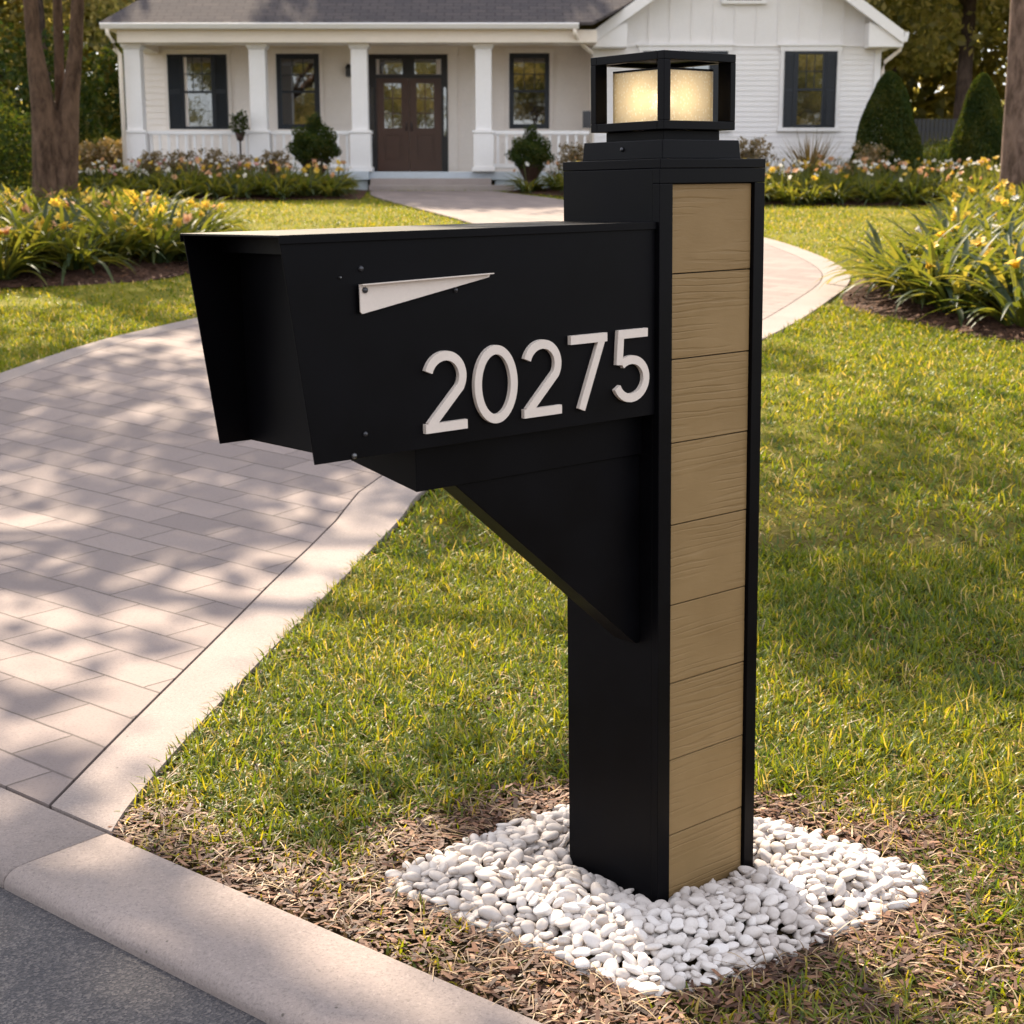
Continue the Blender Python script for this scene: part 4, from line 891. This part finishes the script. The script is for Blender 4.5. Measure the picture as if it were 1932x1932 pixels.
# the upper stones nearest the camera are single stones, the others one heap
top=sorted(range(len(spots)),key=lambda i:spots[i][1]-spots[i][2]*8)
single=set(top[:300]);rv=[];rf2=[];nn=0
for i,s in enumerate(spots):
    me=random.choice(PM);m=pmat(s)
    if i in single:
        o=bpy.data.objects.new('pebble',me);COL.objects.link(o);o.matrix_world=m;tag(o,'smooth white pebble in the front of the pebble bed round the mailbox post','pebble','white pebbles in front of the mailbox post')
    else:
        co=np.empty(len(me.vertices)*3,np.float32);me.vertices.foreach_get('co',co);co=co.reshape(-1,3);mm=np.array(m);rv.append(co@mm[:3,:3].T+mm[:3,3])
        fi=np.empty(len(me.polygons)*3,np.int32);me.polygons.foreach_get('vertices',fi);rf2.append(fi.reshape(-1,3)+nn);nn+=len(co)
o=link('pebbles',npmesh('pebbles',np.concatenate(rv),np.concatenate(rf2)),PEB,smooth=True);tag(o,'white pebbles heaped behind and beside the mailbox post','pebbles',kind='stuff')
# ------------------------------------------------------------------ grass, straw and bark
def nz(x,y,s,seed=0): return (np.sin(x*s+seed)*np.cos(y*s*1.13+seed*1.7)+np.sin(x*s*2.3+y*s*1.1+seed*2)*.6+np.cos(y*s*2.9-x*s*1.7+seed)*.5)/2.1
def field(n,y0,y1,pad):
    y=np.sqrt(U(0,1,n)*(y1**2-y0**2)+y0**2);x=U(-1,1,n)*(.345*y+pad);return x,y
def blocked(x,y):
    b=inpoly(DRIVE,x,y)|(sdist(x,y)<.012)|inpoly(PEBB,x,y)
    for q in BEDS: b|=inpoly(q,x,y)
    return b
def lush(x,y):
    s=sdist(x,y);a=sstep(.0,.36,s+.14*nz(x,y,5)+.02);p=dpoly(PEBB,x,y);a*=sstep(-.02,.32,p+.15*nz(x,y,6,2))
    low=sstep(3.35,2.75,y)*sstep(.15,.55,x);return a*(1-(.45+.35*nz(x,y,6.5,7))*low)
def grass(name,n,y0,y1,pad,h,w,K,label,tuft=1):
    x,y=field(n//tuft,y0,y1,pad);x=np.repeat(x,tuft);y=np.repeat(y,tuft);n=len(x);sp_=.004*tuft*(w/.0046)**.5;x=x+RNG.normal(0,sp_,n);y=y+RNG.normal(0,sp_,n);l=lush(x,y);k=~blocked(x,y)&(U(0,1,n)<l*(.62+.38*np.clip(nz(x,y,3,1)+.6,0,1)));x,y,l=x[k],y[k],l[k];m=len(x)
    cl=nz(x,y,11,3);az=U(0,6.283,m)+.8*nz(x,y,7,4);dry=np.clip(RNG.normal(.33,.20,m)+.06*sstep(11,19,y)+.10*nz(x,y,2.2,5)+.25*(1-l),0,1);dry=np.where(U(0,1,m)<.07,U(.8,1,m),dry)
    th0=np.abs(RNG.normal(.46,.40,m));th1=th0+np.abs(RNG.normal(1.35,.8,m))
    V,F,T=ribbons(np.stack([x,y,G(x,y)-.006],1),az,th0,th1,h*U(.55,1.25,m)*(1+.3*cl)*(.6+.4*l),w*U(.7,1.3,m),K,dry,None,U(-.8,.8,m))
    o=link(name,npmesh(name,V,F,T),GRASS,smooth=True);tag(o,label,'grass',kind='stuff')
grass('grass',250000,2.3,6.2,.7,.066,.0056,5,'short curly lawn grass round the mailbox',6)
grass('grass',210000,6.0,13.5,1.0,.066,.0090,4,'mown lawn grass along the driveway',5)
grass('grass',240000,13.2,30,1.5,.052,.014,2,'sunlit lawn grass in front of the house')
def straw(n):
    x,y=field(n,2.3,6.5,.5);l=lush(x,y);k=~blocked(x,y)&(sdist(x,y)>.03)&(U(0,1,n)<np.where(y<3.9,.25+.75*(1-l),.14));x,y=x[k],y[k];m=len(x)
    V,F,T=ribbons(np.stack([x,y,G(x,y)+U(.0,.014,m)+.004],1),U(0,6.283,m),U(.9,1.5,m),U(1.3,2.6,m),U(.03,.085,m),U(.002,.0042,m),5,U(0,1,m),lambda t:1-.5*t,U(-.9,.9,m))
    # let the curl run sideways over the ground
    o=link('dry_grass',npmesh('dry_grass',V,F,T),STRAW,smooth=True);tag(o,'dry curled straw lying in the lawn and mulch','dry grass',kind='stuff')
straw(30000)
def chips(n,poly,y0,y1,L,label,cond=None,pad=.5):
    if poly is None: x,y=field(n,y0,y1,pad)
    else:
        xs=[p[0] for p in poly];ys=[p[1] for p in poly];x=U(min(xs),max(xs),n);y=U(min(ys),max(ys),n)
    k=cond(x,y) if cond else inpoly(poly,x,y)&(np.abs(x)<.37*y+.6);x,y=x[k],y[k];m=len(x)
    z=G(x,y) if poly is None else bedz(x,y)
    th=U(1.25,1.72,m);V,F,T=ribbons(np.stack([x,y,z+U(.0,.012,m)*(L/.03)**.5],1),U(0,6.283,m),th,np.clip(th+RNG.normal(.1,.3,m),1.15,2.0),L*U(.3,1.6,m),L*.30*U(.35,1.5,m),3,np.clip(RNG.normal(.45,.25,m),0,1),lambda t:.75+.25*np.sin(t*3.1),U(-.5,.5,m))
    o=link('mulch',npmesh('mulch',V,F,T),CHIP);tag(o,label,'mulch',kind='stuff')
chips(85000,None,2.3,5.2,.029,'brown bark chips along the kerb and round the pebbles',lambda x,y:~blocked(x,y)&(sdist(x,y)>.02)&(U(0,1,len(x))<np.clip(1.05-lush(x,y),0,1)*.95))
chips(16000,BEDS[1],0,0,.075,'brown bark chips in the right daylily bed',lambda x,y:inpoly(BEDS[1],x,y)&(y<14.5)&(np.abs(x)<.37*y+.6))
chips(12000,BEDS[0],0,0,.075,'brown bark chips in the left daylily bed',lambda x,y:inpoly(BEDS[0],x,y)&(y<17)&(np.abs(x)<.37*y+.6))
# ------------------------------------------------------------------ light, air, camera
AZ,EL=R(-17),R(41)
S=Vector((math.sin(AZ)*math.cos(EL),math.cos(AZ)*math.cos(EL),math.sin(EL)))
sun=bpy.data.lights.new('sun','SUN');sun.energy=3.15;sun.angle=R(.6);sun.color=(1,.84,.64)
so=bpy.data.objects.new('sun',sun);COL.objects.link(so);so.rotation_euler=(-S).to_track_quat('-Z','Y').to_euler();so.location=(0,0,30)
w=bpy.data.worlds.new('World');SC.world=w;w.use_nodes=True;nt=w.node_tree;nt.nodes.clear()
sky=nt.nodes.new('ShaderNodeTexSky');sky.sky_type='NISHITA';sky.sun_disc=False;sky.sun_elevation=EL;sky.sun_rotation=AZ%(2*math.pi);sky.air_density=1;sky.dust_density=1.5;sky.ozone_density=1
bg=nt.nodes.new('ShaderNodeBackground');bg.inputs[1].default_value=.12
# added cloud-like brightness mixed into the sky to fill the shaded fronts
tc=nt.nodes.new('ShaderNodeTexCoord');cn=nt.nodes.new('ShaderNodeTexNoise');cn.inputs['Scale'].default_value=2.2;cn.inputs['Detail'].default_value=5;nt.links.new(tc.outputs['Generated'],cn.inputs[0])
cr=nt.nodes.new('ShaderNodeValToRGB');cr.color_ramp.elements[0].position=.3;cr.color_ramp.elements[0].color=(2.45,2.5,2.75,1);cr.color_ramp.elements[1].position=.7;cr.color_ramp.elements[1].color=(4.0,3.98,4.2,1);nt.links.new(cn.outputs['Fac'],cr.inputs[0])
mx=nt.nodes.new('ShaderNodeMix');mx.data_type='RGBA';mx.inputs[0].default_value=.8;nt.links.new(sky.outputs[0],mx.inputs[6]);nt.links.new(cr.outputs[0],mx.inputs[7])
ou=nt.nodes.new('ShaderNodeOutputWorld');nt.links.new(mx.outputs[2],bg.inputs[0]);nt.links.new(bg.outputs[0],ou.inputs[0])
cam=bpy.data.cameras.new('camera');cam.sensor_width=36;cam.lens=2896.9/1946*36;cam.clip_start=.05;cam.clip_end=1000
cam.dof.use_dof=True;cam.dof.focus_distance=3.35;cam.dof.aperture_fstop=9.0
co_=bpy.data.objects.new('camera',cam);COL.objects.link(co_);co_.location=(0,0,CAM_H);co_.rotation_euler=(R(90)-PITCH,0,0);SC.camera=co_
vs=SC.view_settings;SC.display_settings.display_device='sRGB';vs.view_transform='Standard';vs.look='None';vs.gamma=1;vs.exposure=2.22
cy_=SC.cycles;SC.render.engine='CYCLES';cy_.use_denoising=True;cy_.max_bounces=8;cy_.diffuse_bounces=4;cy_.glossy_bounces=3;cy_.transmission_bounces=4;cy_.transparent_max_bounces=6;cy_.sample_clamp_indirect=6;cy_.caustics_reflective=False;cy_.caustics_refractive=False
